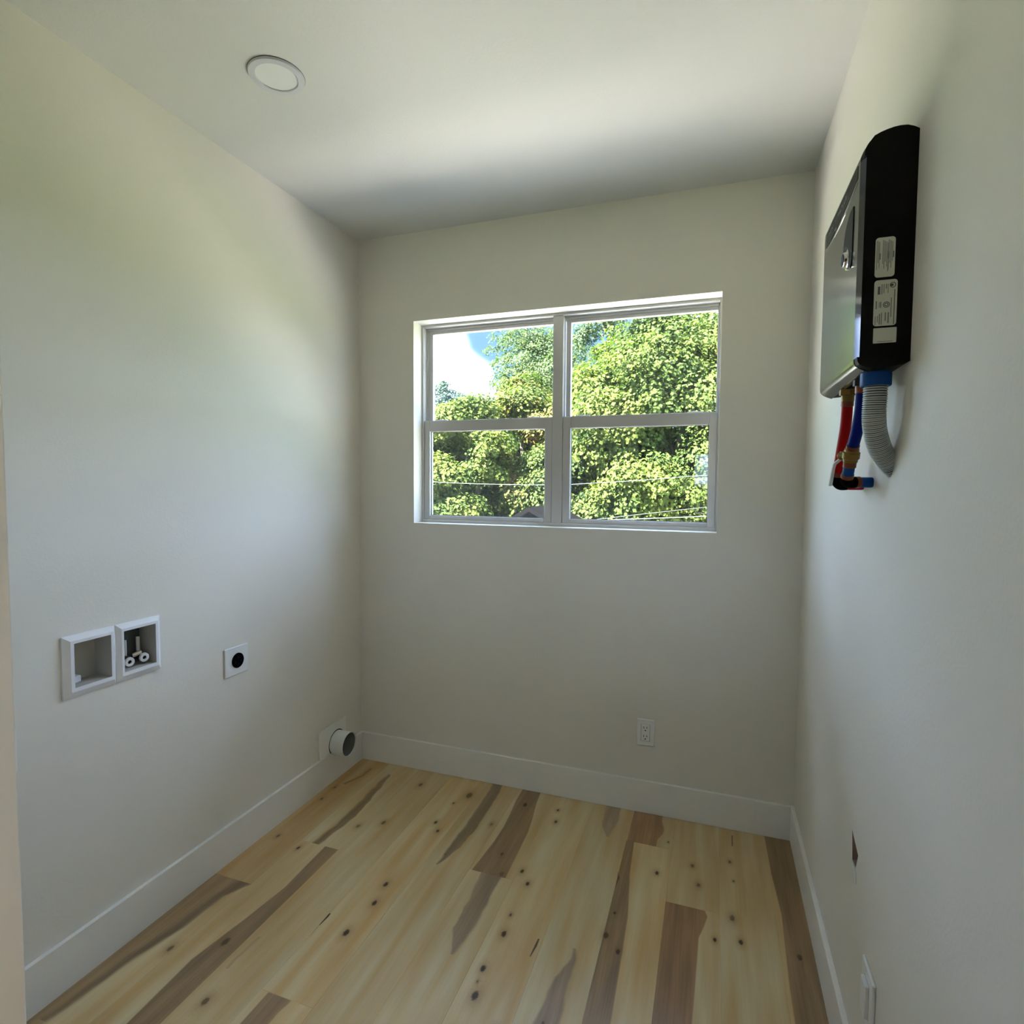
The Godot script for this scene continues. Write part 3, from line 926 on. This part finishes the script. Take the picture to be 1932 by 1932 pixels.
func heater() -> void:
	var h := thing("water_heater", "black wall-mounted tankless water heater with a silver front on right wall", "water heater", Vector3(W, 1.5332, 0.975))
	var o := -h.position
	var z0 := 0.792
	var z1 := 1.157
	var XF := 1.8066
	# body: the profile seen from the side, drawn out along the wall
	var body := PackedVector2Array([Vector2(W, 1.545), Vector2(1.8787, 1.5404), Vector2(1.860, 1.537), Vector2(1.8466, 1.535), Vector2(1.834, 1.5342), Vector2(1.820, 1.5395), Vector2(1.8130, 1.5440), Vector2(1.8095, 1.5500), Vector2(1.8085, 1.556),
		Vector2(1.8085, 1.899), Vector2(1.8095, 1.909), Vector2(1.8140, 1.920), Vector2(1.8225, 1.9312), Vector2(1.832, 1.9355), Vector2(1.8412, 1.9382), Vector2(1.851, 1.9403), Vector2(1.8604, 1.9410), Vector2(1.871, 1.9400), Vector2(1.8804, 1.9362), Vector2(W, 1.9310)])
	for i in body.size():
		body[i].x = maxf(body[i].x, 1.8119)
	var T := PackedVector3Array()
	prism(T, body, Vector3(0, 0, z0 + 0.001) + o, Vector3(1, 0, 0), Vector3(0, 1, 0), Vector3(0, 0, z1 - z0 - 0.002))
	put("casing", commit(T, 32.0), M.casing, h)
	# silver cover: a skin round the front, rounded over top and bottom
	var outer := [Vector2(1.8318, 1.5325), Vector2(1.8232, 1.5355), Vector2(1.8155, 1.5392), Vector2(1.8100, 1.5435), Vector2(1.8073, 1.5490), Vector2(XF, 1.5560), Vector2(XF, 1.8990), Vector2(1.8075, 1.9095), Vector2(1.8100, 1.9160), Vector2(1.8128, 1.9213), Vector2(1.8170, 1.9280)]
	var skin := PackedVector2Array(outer)
	for i in range(outer.size() - 1, -1, -1):
		var q: Vector2 = outer[i]
		skin.append(Vector2(q.x + 0.0022, clampf(q.y, 1.537, 1.919) + (0.0025 if q.y < 1.55 else 0.0)))
	T = PackedVector3Array()
	prism(T, skin, Vector3(0, 0, z0) + o, Vector3(1, 0, 0), Vector3(0, 1, 0), Vector3(0, 0, z1 - 0.0216 - z0))
	var cover := put("front_cover", commit(T, 30.0), M.steel, h)
	# bevelled glossy dark edge down the near side of the cover
	T = PackedVector3Array()
	var e0 := PackedVector2Array([Vector2(XF, z1 - 0.0215), Vector2(1.8113, z1 + 0.0002), Vector2(1.8120, z1 - 0.0004), Vector2(1.8120, z1 - 0.0215)])
	prism(T, e0, Vector3(0, 1.5560, 0) + o, Vector3(1, 0, 0), Vector3(0, 0, 1), Vector3(0, 0.343, 0))
	put("cover_edge", commit(T), M.edge, h)
	T = PackedVector3Array()
	prism(T, PackedVector2Array([Vector2(XF, 1.556), Vector2(1.8073, 1.549), Vector2(1.81, 1.5435), Vector2(1.8155, 1.5400), Vector2(1.816, 1.556)]), Vector3(0.0015, 0, z1 - 0.0214) + o, Vector3(1, 0, 0), Vector3(0, 1, 0), Vector3(0, 0, 0.0214))
	put("edge_cap", commit(T), M.casing, h)
	T = PackedVector3Array()
	prism(T, PackedVector2Array([Vector2(XF, 1.899), Vector2(1.8075, 1.9095), Vector2(1.81, 1.916), Vector2(1.8128, 1.9205), Vector2(1.816, 1.9235), Vector2(1.816, 1.899)]), Vector3(0.0015, 0, z1 - 0.0214) + o, Vector3(1, 0, 0), Vector3(0, 1, 0), Vector3(0, 0, 0.0214))
	put("edge_cap", commit(T), M.casing, h)
	# nameplate band along the top with a thin bright line under it
	T = PackedVector3Array()
	var band := PackedVector2Array([Vector2(0.812, 1.872), Vector2(0.812, 1.902), Vector2(1.118, 1.902), Vector2(1.118, 1.880), Vector2(1.05, 1.873), Vector2(0.96, 1.870), Vector2(0.87, 1.866)])
	prism(T, band, Vector3(XF + 0.001, 0, 0) + o, Vector3(0, 0, 1), Vector3(0, 1, 0), Vector3(-0.0018, 0, 0))
	var np := put("nameplate", commit(T), M.band, cover)
	T = PackedVector3Array()
	for k in 6:
		var za := lerpf(0.812, 1.118, k / 6.0)
		var zb := lerpf(0.812, 1.118, (k + 1) / 6.0)
		var ya := 1.870 - 0.011 * sin(PI * k / 6.0) + 0.006 * k / 6.0
		var yb := 1.870 - 0.011 * sin(PI * (k + 1) / 6.0) + 0.006 * (k + 1) / 6.0
		prism(T, PackedVector2Array([Vector2(za, ya - 0.0035), Vector2(zb, yb - 0.0035), Vector2(zb, yb - 0.0015), Vector2(za, ya - 0.0015)]), Vector3(XF + 0.001, 0, 0) + o, Vector3(0, 0, 1), Vector3(0, 1, 0), Vector3(-0.0022, 0, 0))
	put("accent_line", commit(T), M.chrome, cover)
	# print on the nameplate, too small and slanted to read: only its strokes
	T = PackedVector3Array()
	var rng := RandomNumberGenerator.new()
	rng.seed = 8
	for k in 15:
		if k == 4:
			continue
		var z := 0.855 + k * 0.0125
		var hh := 0.010 if k > 9 else 0.008
		bbox(T, Vector3(XF - 0.0012, 1.884, z) + o, Vector3(XF - 0.0004, 1.884 + hh, z + 0.0022) + o, 0.0002)
		bbox(T, Vector3(XF - 0.0012, 1.884 + (hh - 0.002) * rng.randf(), z) + o, Vector3(XF - 0.0004, 1.886 + (hh - 0.002) * rng.randf(), z + 0.0085) + o, 0.0002)
	bbox(T, Vector3(XF - 0.0012, 1.868, 0.918) + o, Vector3(XF - 0.0004, 1.872, 0.934) + o, 0.0002)
	put("nameplate_print", commit(T), mat(Color(0.55, 0.55, 0.55), 0.5), cover)
	# dark control window with a chrome knob
	T = PackedVector3Array()
	var win := PackedVector2Array()
	for i in 13:
		var a := lerpf(PI / 2 + 0.25, PI * 1.5 - 0.1, i / 12.0)
		win.append(Vector2(1.090 + cos(a) * 0.072, 1.789 + sin(a) * 0.054))
	win.append_array([Vector2(1.091, 1.740), Vector2(1.096, 1.760), Vector2(1.097, 1.830), Vector2(1.095, 1.842)])
	prism(T, win, Vector3(XF + 0.001, 0, 0) + o, Vector3(0, 0, 1), Vector3(0, 1, 0), Vector3(-0.0025, 0, 0))
	put("control_window", commit(T), M.panel, cover)
	T = PackedVector3Array()
	lathe(T, [[0.0, 0.0], [0.0185, 0.0], [0.0185, 0.002], [0.0150, 0.0035], [0.0140, 0.0075], [0.0120, 0.0085], [0.0, 0.0085]], Vector3(XF - 0.001, 1.758, 1.060) + o, Vector3(-1, 0, 0), 32)
	put("knob", commit(T, 30.0), M.chrome, cover)
	T = PackedVector3Array()
	lathe(T, [[0.0, 0.0], [0.0112, 0.0], [0.0112, 0.0010], [0.0, 0.0010]], Vector3(XF - 0.0092, 1.758, 1.060) + o, Vector3(-1, 0, 0), 28)
	put("knob_face", commit(T, 30.0), M.rubber, cover)
	# labels on the side
	var bars := []
	for q in [[10, 2, 44], [62, 4, 60], [110, 3, 52]]:
		for k in q[1] + 1:
			var y0: int = 26 + (k * 37) % 30
			var len_: int = 290 - (k * 71 + q[0]) % 110
			bars.append([q[0] + k * 11, y0, 6, len_, 0.36])
	for q in [[38, 150, 8, 60], [104, 140, 14, 66], [150, 138, 10, 60]]:
		bars.append([q[0], q[1], q[2], q[3], 0.3])
	put("sticker", label_mesh(rounded(1.8300 - W, 1.6902 - 1.5332, 1.8597 - W, 1.7575 - 1.5332, 0.005), Rect2(1.8300 - W, 1.6902 - 1.5332, 0.0297, 0.0673), z1 - 0.001 + o.z), sticker(168, 380, bars, []), h)
	bars = [[146, 84, 7, 286, 0.25], [124, 150, 6, 160, 0.28], [26, 52, 18, 66, 0.2], [52, 34, 8, 84, 0.42], [68, 34, 6, 76, 0.36], [84, 34, 8, 40, 0.36], [98, 34, 6, 76, 0.42],
		[14, 170, 10, 66, 0.36], [38, 182, 6, 44, 0.40], [48, 178, 7, 50, 0.3], [12, 296, 6, 74, 0.40], [28, 292, 6, 56, 0.36], [42, 276, 7, 90, 0.25], [56, 268, 7, 100, 0.36], [84, 268, 8, 70, 0.32], [104, 268, 10, 90, 0.36]]
	put("sticker", label_mesh(rounded(1.8304 - W, 1.6072 - 1.5332, 1.8651 - W, 1.6853 - 1.5332, 0.005), Rect2(1.8304 - W, 1.6072 - 1.5332, 0.0347, 0.0781), z1 - 0.001 + o.z), sticker(168, 378, bars, [[134, 46, 17, 23, 0.3], [128, 46, 0, 11, 0.22], [92, 204, 20, 25, 0.25], [92, 204, 9, 15, 0.28]]), h)
	put("sticker", label_mesh(rounded(1.8314 - W, 1.5779 - 1.5332, 1.8663 - W, 1.6038 - 1.5332, 0.0012), Rect2(1.8314 - W, 1.5779 - 1.5332, 0.0349, 0.0259), z1 - 0.001 + o.z), sticker(168, 124, [[30, 108, 110, 6, 0.42]], []), h)

func fitting(parent: Node, n: String, a: Vector3, b: Vector3, r: float, m: Material, sides := 20) -> MeshInstance3D:
	var T := PackedVector3Array()
	var l := (b - a).length()
	lathe(T, [[0.0, 0.0], [r * 0.92, 0.0], [r, l * 0.08], [r, l * 0.92], [r * 0.92, l], [0.0, l]], a, b - a, sides)
	return put(n, commit(T, 35.0), m, parent)

func pipes() -> void:
	var x := 1.840
	# --- red pipe: out of the heater's hot connection, down to an elbow, into the wall
	var r := thing("red_water_pipe", "red water pipe hanging from the heater's brass outlet to a dark elbow", "pipe", Vector3(x, 1.5332, 0.925))
	var o := -r.position
	var pr := smooth_path([Vector3(x, 1.505, 0.923), Vector3(x, 1.46, 0.915), Vector3(x - 0.002, 1.41, 0.895), Vector3(x - 0.004, 1.352, 0.867)], 8)
	var T := PackedVector3Array()
	for i in pr.size():
		pr[i] += o
	tube(T, pr, func(_t): return 0.0108, 18)
	put("tube", commit(T, 50.0), M.red, r)
	fitting(r, "brass_nut", Vector3(x, 1.5330, 0.926) + o, Vector3(x, 1.521, 0.9255) + o, 0.0175, M.brass, 6)
	fitting(r, "brass_nipple", Vector3(x, 1.522, 0.9255) + o, Vector3(x, 1.508, 0.924) + o, 0.0125, M.brass)
	fitting(r, "crimp_ring", Vector3(x, 1.510, 0.924) + o, Vector3(x, 1.498, 0.922) + o, 0.0120, M.copper)
	fitting(r, "crimp_ring", Vector3(x - 0.0038, 1.361, 0.872) + o, Vector3(x - 0.004, 1.352, 0.867) + o, 0.0120, M.copper)
	T = PackedVector3Array()
	var el := smooth_path([Vector3(x - 0.004, 1.352, 0.867) + o, Vector3(x - 0.003, 1.338, 0.862) + o, Vector3(x + 0.004, 1.331, 0.862) + o, Vector3(x + 0.016, 1.331, 0.862) + o], 5)
	tube(T, el, func(_t): return 0.0112, 16)
	put("elbow", commit(T, 50.0), M.black, r)
	fitting(r, "stub", Vector3(x + 0.015, 1.331, 0.862) + o, Vector3(W, 1.331, 0.862) + o, 0.0108, M.red)
	# --- blue pipe: with a ball valve
	var b := thing("blue_water_pipe", "blue water pipe with a brass shut-off valve, between red pipe and grey hose", "pipe", Vector3(x, 1.5332, 1.055))
	o = -b.position
	var bp := smooth_path([Vector3(x, 1.512, 1.050), Vector3(x, 1.475, 1.044), Vector3(x - 0.001, 1.44, 1.027), Vector3(x - 0.002, 1.408, 0.998)], 8)
	for i in bp.size():
		bp[i] += o
	T = PackedVector3Array()
	tube(T, bp, func(_t): return 0.0108, 18)
	put("tube", commit(T, 50.0), M.blue, b)
	fitting(b, "brass_nut", Vector3(x, 1.5330, 1.052) + o, Vector3(x, 1.521, 1.051) + o, 0.0170, M.rubber, 6)
	fitting(b, "crimp_ring", Vector3(x, 1.522, 1.051) + o, Vector3(x, 1.507, 1.050) + o, 0.0120, M.copper)
	fitting(b, "crimp_ring", Vector3(x - 0.0019, 1.412, 1.002) + o, Vector3(x - 0.002, 1.402, 0.993) + o, 0.0120, M.copper)
	T = PackedVector3Array()
	var va := Vector3(x - 0.002, 1.404, 0.993) + o
	var vb := Vector3(x - 0.003, 1.379, 0.984) + o
	lathe(T, [[0.0, 0.0], [0.0135, 0.0], [0.0135, 0.005], [0.0160, 0.007], [0.0160, 0.019], [0.0135, 0.021], [0.0135, 0.0265], [0.0, 0.0265]], va, vb - va, 20)
	lathe(T, [[0.0, 0.0], [0.0085, 0.0], [0.0085, 0.026], [0.0, 0.026]], (va + vb) / 2.0, Vector3(-0.55, 0, -0.83), 14)
	var valve := put("valve", commit(T, 35.0), M.brass, b)
	# flat lever: pivots on the valve's stem, dog-legs down beside the red pipe
	T = PackedVector3Array()
	var pv := (va + vb) / 2.0 + Vector3(-0.55, 0, -0.83) * 0.024
	var hp := [pv + Vector3(0, 0.008, 0), pv + Vector3(-0.001, -0.006, 0.0), pv + Vector3(-0.010, -0.016, -0.010), pv + Vector3(-0.012, -0.026, -0.014), pv + Vector3(-0.015, -0.062, -0.022)]
	for i in hp.size() - 1:
		var d: Vector3 = (hp[i + 1] - hp[i]).normalized()
		var s := d.cross(Vector3(-0.55, 0, -0.83)).normalized() * 0.0038
		var n := s.cross(d).normalized() * 0.0011
		var k := []
		for q in [[0, -1, -1], [0, 1, -1], [0, 1, 1], [0, -1, 1], [1, -1, -1], [1, 1, -1], [1, 1, 1], [1, -1, 1]]:
			k.append(hp[i + q[0]] + s * q[1] + n * q[2] + d * (0.0006 if q[0] == 1 else -0.0006))
		for f in [[0, 1, 2, 3], [7, 6, 5, 4], [0, 4, 5, 1], [1, 5, 6, 2], [2, 6, 7, 3], [3, 7, 4, 0]]:
			quad(T, k[f[0]], k[f[1]], k[f[2]], k[f[3]])
	put("handle", commit(T), M.galv, valve)
	fitting(valve, "lever_nut", pv, pv + Vector3(-0.55, 0, -0.83) * 0.007, 0.0062, M.chrome, 6)
	fitting(b, "crimp_ring", vb, Vector3(x - 0.0035, 1.367, 0.981) + o, 0.0122, M.copper)
	T = PackedVector3Array()
	tube(T, smooth_path([Vector3(x - 0.0035, 1.370, 0.981) + o, Vector3(x - 0.004, 1.358, 0.976) + o, Vector3(x - 0.0045, 1.346, 0.969) + o], 5), func(_t): return 0.0108, 18)
	put("lower_tube", commit(T, 50.0), M.sky_blue, b)
	fitting(b, "crimp_ring", Vector3(x - 0.004, 1.354, 0.973) + o, Vector3(x - 0.0045, 1.346, 0.968) + o, 0.0120, M.copper)
	T = PackedVector3Array()
	el = smooth_path([Vector3(x - 0.0045, 1.348, 0.969) + o, Vector3(x - 0.0035, 1.340, 0.962) + o, Vector3(x + 0.003, 1.3365, 0.955) + o, Vector3(x + 0.014, 1.337, 0.950) + o], 5)
	tube(T, el, func(_t): return 0.0118, 16)
	put("elbow", commit(T, 50.0), M.black, b)
	fitting(b, "crimp_ring", Vector3(x + 0.013, 1.337, 0.950) + o, Vector3(x + 0.023, 1.337, 0.946) + o, 0.0122, M.copper)
	fitting(b, "stub", Vector3(x + 0.021, 1.337, 0.947) + o, Vector3(W, 1.337, 0.939) + o, 0.0108, M.sky_blue)
	# --- grey corrugated hose into the wall
	var g := thing("corrugated_hose", "grey corrugated hose with a blue collar running from heater into right wall", "hose", Vector3(1.846, 1.5332, 1.115))
	o = -g.position
	var hpth := smooth_path([Vector3(1.848, 1.520, 1.113), Vector3(1.848, 1.490, 1.112), Vector3(1.848, 1.460, 1.109), Vector3(1.851, 1.436, 1.104), Vector3(1.858, 1.413, 1.095), Vector3(1.869, 1.392, 1.082), Vector3(1.885, 1.373, 1.068), Vector3(1.908, 1.353, 1.054)], 60)
	for i in hpth.size():
		hpth[i] += o
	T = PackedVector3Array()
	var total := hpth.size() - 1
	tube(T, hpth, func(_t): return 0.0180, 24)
	put("hose", commit(T, 60.0), M.hose_core, g)
	# pale stiff ribs round a darker grey tube
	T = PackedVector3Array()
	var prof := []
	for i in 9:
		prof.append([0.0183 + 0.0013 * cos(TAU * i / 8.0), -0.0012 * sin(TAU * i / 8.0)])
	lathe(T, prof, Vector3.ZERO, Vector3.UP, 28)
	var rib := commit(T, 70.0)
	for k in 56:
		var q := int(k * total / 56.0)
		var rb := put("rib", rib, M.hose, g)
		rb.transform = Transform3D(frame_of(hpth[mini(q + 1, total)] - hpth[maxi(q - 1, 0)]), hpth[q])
	T = PackedVector3Array()
	lathe(T, [[0.0, 0.0], [0.0245, 0.0], [0.0248, 0.003], [0.0248, 0.022], [0.0238, 0.024], [0.0, 0.024]], Vector3(1.848, 1.5340, 1.1125) + o, Vector3(0, -1, 0), 32)
	put("collar", commit(T, 35.0), M.sky_blue, g)

# ------------------------------------------------------------------ outdoors
func leaf_cluster(s: int, size: float, spread: float, count: int) -> ArrayMesh:
	# a twig's worth of pointed, folded leaves
	var rng := RandomNumberGenerator.new()
	rng.seed = s
	var T := PackedVector3Array()
	for i in count:
		var c := Vector3(rng.randf_range(-1, 1), rng.randf_range(-0.45, 0.45), rng.randf_range(-1, 1)) * spread
		var B := Basis(Vector3.UP, rng.randf() * TAU) * Basis(Vector3.RIGHT, rng.randf_range(-0.3, 1.0)) * Basis(Vector3.BACK, rng.randf_range(-0.5, 0.5))
		var l := size * rng.randf_range(0.75, 1.2)
		var w := l * 0.42
		var p := [Vector3(0, 0, 0), Vector3(-w, l * 0.08, l * 0.42), Vector3(-w * 0.5, 0.03 * l, l * 0.75), Vector3(0, -0.06 * l, l), Vector3(w * 0.5, 0.03 * l, l * 0.75), Vector3(w, l * 0.08, l * 0.42)]
		for k in [[0, 1, 2], [0, 2, 3], [0, 3, 4], [0, 4, 5]]:
			T.append_array([c + B * p[k[0]], c + B * p[k[1]], c + B * p[k[2]]])
	return commit(T, 0.0, false)

var clusters := []
var leaf_mats := {}

func leaf_mat() -> StandardMaterial3D:
	if not leaf_mats.has("a"):
		var m := mat(Color.WHITE, 0.65, 0.0, 0.25)
		m.vertex_color_use_as_albedo = true
		m.backlight_enabled = true
		m.backlight = Color(0.85, 0.92, 0.62)
		m.cull_mode = BaseMaterial3D.CULL_DISABLED
		leaf_mats.a = m
	return leaf_mats.a

func tree(n: String, label: String, base: Vector3, crown: Vector3, rad: Vector3, puffs: int, per: int, size: float, cols: Array, s: int, hollow := 0.0, group := "") -> void:
	var t := thing(n, label, "tree", base, group)
	var rng := RandomNumberGenerator.new()
	rng.seed = s
	var tone := FastNoiseLite.new()
	tone.seed = s
	tone.frequency = 0.55
	var c0 := crown - base
	# trunk and boughs
	var T := PackedVector3Array()
	var top := c0 + Vector3(rng.randf_range(-0.2, 0.2) * rad.x, rad.y * 0.35, 0)
	var tr: float = 0.05 * rad.x + 0.06
	tube(T, smooth_path([Vector3.ZERO, c0 * 0.4 + Vector3(0.1, 0, 0.1), c0 * 0.8, top], 6), func(q): return lerpf(tr, tr * 0.2, q), 9)
	put("trunk", commit(T, 60.0), M.bark, t)
	var xf := []
	var col := []
	var cen := []
	for k in puffs:
		var d := Vector3(rng.randfn(), rng.randfn(), rng.randfn()).normalized()
		var q := c0 + d * rad * lerpf(0.55, 0.86, rng.randf())
		cen.append(q)
		if k % 5 == 0:
			T = PackedVector3Array()
			var st := c0 * rng.randf_range(0.65, 0.95)
			tube(T, smooth_path([st, (st + q) / 2.0 + Vector3(0, -0.15, 0), q], 5), func(u): return lerpf(tr * 0.28, 0.012, u), 6)
			put("bough", commit(T, 60.0), M.bark, t)
	for k in puffs:
		var q: Vector3 = cen[k]
		var pr := minf(rad.x, rad.y) * rng.randf_range(0.20, 0.36)
		var tint := rng.randf()
		var sparse := 1.0 - hollow * rng.randf()
		for i in int(per * sparse):
			var d := Vector3(rng.randfn(), rng.randfn() * 0.8 + 0.12, rng.randfn()).normalized()
			var p := q + d * pr * Vector3(1.15, 0.75, 1.15) * pow(rng.randf(), 0.35)
			var up := (d * 0.7 + (p - c0).normalized() * 0.35 + Vector3(0, 0.6, 0)).normalized()
			var B := frame_of(up) * Basis(Vector3.UP, rng.randf() * TAU)
			xf.append(Transform3D(B.scaled(Vector3.ONE * size * rng.randf_range(0.8, 1.25)), p))
			var v := clampf(0.5 + 0.7 * tone.get_noise_3dv(p + base) + 0.35 * (tint - 0.5) + rng.randf_range(-0.2, 0.2), 0.0, 0.999) * (cols.size() - 1)
			var ca: Color = cols[int(v)]
			col.append(ca.lerp(cols[int(v) + 1], v - int(v)) * rng.randf_range(0.8, 1.2))
	var half := clusters.size()
	for j in half:
		var ids := []
		for i in range(j, xf.size(), half):
			ids.append(i)
		var mm := MultiMesh.new()
		mm.transform_format = MultiMesh.TRANSFORM_3D
		mm.use_colors = true
		mm.mesh = clusters[j]
		mm.instance_count = ids.size()
		for i in ids.size():
			mm.set_instance_transform(i, xf[ids[i]])
			mm.set_instance_color(i, col[ids[i]])
		var f := MultiMeshInstance3D.new()
		f.multimesh = mm
		f.material_override = leaf_mat()
		f.name = "foliage" if j == 0 else "foliage_%03d" % j
		f.set_meta("kind", "stuff")
		t.add_child(f, true)

func wire(pts: Array, r: float, label: String) -> void:
	var T := PackedVector3Array()
	tube(T, smooth_path(pts, 12), func(_t): return r, 6)
	var o := put("power_line", commit(T, 60.0), M.wire)
	tag(o, label, "cable")

func outdoors() -> void:
	# ground: pale drive by the house, lawn and leaf litter beyond
	var T := PackedVector3Array()
	box(T, Vector3(-14, GROUND - 0.3, -7.6), Vector3(16, GROUND, 14))
	struct("ground", commit(T), M.ground)
	T = PackedVector3Array()
	box(T, Vector3(-60, GROUND - 0.4, -90), Vector3(60, GROUND - 0.02, 40))
	struct("ground_lawn", commit(T), M.lawn)
	# the house round the room
	T = PackedVector3Array()
	holed(T, 2, -0.20, -0.162, Rect2(-3.5, GROUND, 9.5, 2.9 - GROUND), [Rect2(WX0 - 0.005, WY0 - 0.005, WX1 - WX0 + 0.01, WY1 - WY0 + 0.01)])
	struct("wall_exterior", commit(T), M.siding)
	T = PackedVector3Array()
	box(T, Vector3(-3.7, 2.9, -0.45), Vector3(6.2, 3.05, 4.5))
	struct("roof", commit(T), M.slate)
	T = PackedVector3Array()
	box(T, Vector3(-3.5, GROUND, -0.15), Vector3(6.0, -0.2, 4.2))
	struct("wall_lower", commit(T), M.siding)
	for k in 3:
		clusters.append(leaf_cluster(40 + k, 0.080, 0.17, 18))
	var fresh := [Color(0.028, 0.050, 0.016), Color(0.047, 0.078, 0.019), Color(0.080, 0.110, 0.023), Color(0.112, 0.132, 0.029)]  # leaf colours; blue raised to paint in the haze of the glass
	var mid := [Color(0.023, 0.044, 0.017), Color(0.042, 0.068, 0.021), Color(0.065, 0.092, 0.024), Color(0.090, 0.110, 0.027)]
	var turning := [Color(0.034, 0.060, 0.020), Color(0.055, 0.086, 0.023), Color(0.085, 0.110, 0.026), Color(0.150, 0.112, 0.040), Color(0.22, 0.100, 0.060)]
	var airy := [Color(0.038, 0.065, 0.036), Color(0.057, 0.088, 0.042), Color(0.078, 0.112, 0.048), Color(0.098, 0.126, 0.050)]
	var far := [Color(0.075, 0.115, 0.125), Color(0.090, 0.135, 0.140), Color(0.105, 0.150, 0.150)]  # paler and bluer: the haze of distance is put into the leaf colours
	var g := GROUND
	tree("maple_tree", "big yellow-green maple filling the right-hand panes", Vector3(0.8, g, -11.0), Vector3(0.7, 2.4, -11.0), Vector3(2.7, 3.1, 2.2), 95, 90, 1.0, fresh, 11)
	tree("maple_tree", "round yellow-green maple at the lower left of the left panes", Vector3(-4.3, g, -10.2), Vector3(-4.2, 0.9, -10.2), Vector3(1.6, 3.0, 1.6), 60, 80, 1.0, fresh, 12)
	tree("maple_tree", "maple with a patch of orange leaves behind the left panes", Vector3(-2.7, g, -11.6), Vector3(-2.8, 1.4, -11.6), Vector3(1.8, 3.2, 1.6), 60, 80, 1.0, turning, 13)
	tree("ash_tree", "tall airy pale green tree rising against the sky behind the others", Vector3(-4.6, g, -17.5), Vector3(-4.6, 3.4, -17.5), Vector3(2.9, 4.2, 2.4), 90, 60, 0.95, airy, 14, 0.6)
	tree("maple_tree", "shaded dark green tree low between the two big maples", Vector3(-1.3, g, -10.6), Vector3(-1.4, 0.4, -10.8), Vector3(1.6, 2.4, 1.2), 45, 75, 1.0, mid, 15)
	tree("maple_tree", "dense green tree behind the big maple on the right", Vector3(2.2, g, -14.5), Vector3(2.0, 2.6, -14.5), Vector3(3.2, 4.0, 2.2), 80, 70, 1.05, mid, 16)
	tree("ash_tree", "thin airy tree with bare branches showing between left and right panes", Vector3(-2.2, g, -16.0), Vector3(-2.1, 3.4, -16.0), Vector3(1.7, 4.1, 1.7), 50, 50, 0.95, airy, 17, 0.7)
	tree("maple_tree", "dark green tree filling the space under the pale tall tree", Vector3(-6.6, g, -14.5), Vector3(-6.2, 0.9, -14.5), Vector3(2.9, 3.0, 1.8), 70, 70, 1.05, mid, 18)
	# wooded hill far off, seen at the left
	T = PackedVector3Array()
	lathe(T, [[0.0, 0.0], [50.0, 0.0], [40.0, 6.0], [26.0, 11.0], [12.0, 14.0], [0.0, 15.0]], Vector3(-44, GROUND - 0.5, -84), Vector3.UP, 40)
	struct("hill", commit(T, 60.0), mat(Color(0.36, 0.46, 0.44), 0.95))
	var places := ["leftmost of the four", "second of the four from the left", "third of the four from the left", "rightmost of the four"]
	for k in 4:
		var p := Vector3(-38.6 + k * 1.7, 8.1, -73.0 - (k % 2) * 1.5)
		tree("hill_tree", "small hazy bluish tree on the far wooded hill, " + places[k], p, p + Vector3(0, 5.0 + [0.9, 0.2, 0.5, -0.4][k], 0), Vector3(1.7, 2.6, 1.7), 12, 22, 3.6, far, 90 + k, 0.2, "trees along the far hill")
	# roof of a neighbour's shed
	var sh := thing("shed", "dark roofed shed just showing at the foot of the left window", "shed", Vector3(-1.47, GROUND - 0.06, -8.2))
	T = PackedVector3Array()
	box(T, Vector3(-1.3, 0, -0.7), Vector3(1.3, 3.36, 0.7))
	put("wall", commit(T), M.siding, sh)
	T = PackedVector3Array()
	prism(T, PackedVector2Array([Vector2(-1.6, 3.28), Vector2(-1.6, 3.20), Vector2(0, 4.08), Vector2(1.6, 3.20), Vector2(1.6, 3.28), Vector2(0, 4.16)]), Vector3(0, 0, -0.95), Vector3(1, 0, 0), Vector3(0, 1, 0), Vector3(0, 0, 1.9))
	put("roof", commit(T), M.slate, sh)
	T = PackedVector3Array()
	prism(T, PackedVector2Array([Vector2(-1.3, 3.36), Vector2(1.3, 3.36), Vector2(0, 4.08)]), Vector3(0, 0, 0.62), Vector3(1, 0, 0), Vector3(0, 1, 0), Vector3(0, 0, 0.07))
	put("gable", commit(T), M.slate, sh)
	wire([Vector3(-16, 3.2, -7.0), Vector3(-6.0, 1.55, -7.0), Vector3(-3.23, 1.332, -7.0), Vector3(-1.12, 1.291, -7.0), Vector3(-0.66, 1.304, -7.0), Vector3(1.10, 1.433, -7.0), Vector3(4.0, 1.75, -7.0), Vector3(14, 3.6, -7.0)], 0.005, "thin pale wire at eye level crossing both lower panes")
	wire([Vector3(-12, 0.2, -6.6), Vector3(-4.0, 0.47, -6.6), Vector3(-1.24, 0.668, -6.6), Vector3(0.28, 0.772, -6.6), Vector3(1.50, 0.853, -6.6), Vector3(4.0, 1.05, -6.6), Vector3(14, 2.2, -6.6)], 0.007, "thicker pale wire along the very bottom of the lower right pane")
	wire([Vector3(-12, -0.4, -6.9), Vector3(-4.0, 0.30, -6.9), Vector3(-1.08, 0.627, -6.9), Vector3(0.53, 0.845, -6.9), Vector3(1.49, 0.974, -6.9), Vector3(4.0, 1.28, -6.9), Vector3(14, 3.0, -6.9)], 0.0035, "thin pale wire just above the bottom of the lower right pane")

func _ready() -> void:
	stage()
	materials()
	shell()
	floor_of_planks()
	window()
	outdoors()
	heater()
	pipes()
	washer_box()
	plates()
	dryer_vent()
	ceiling_lamp()
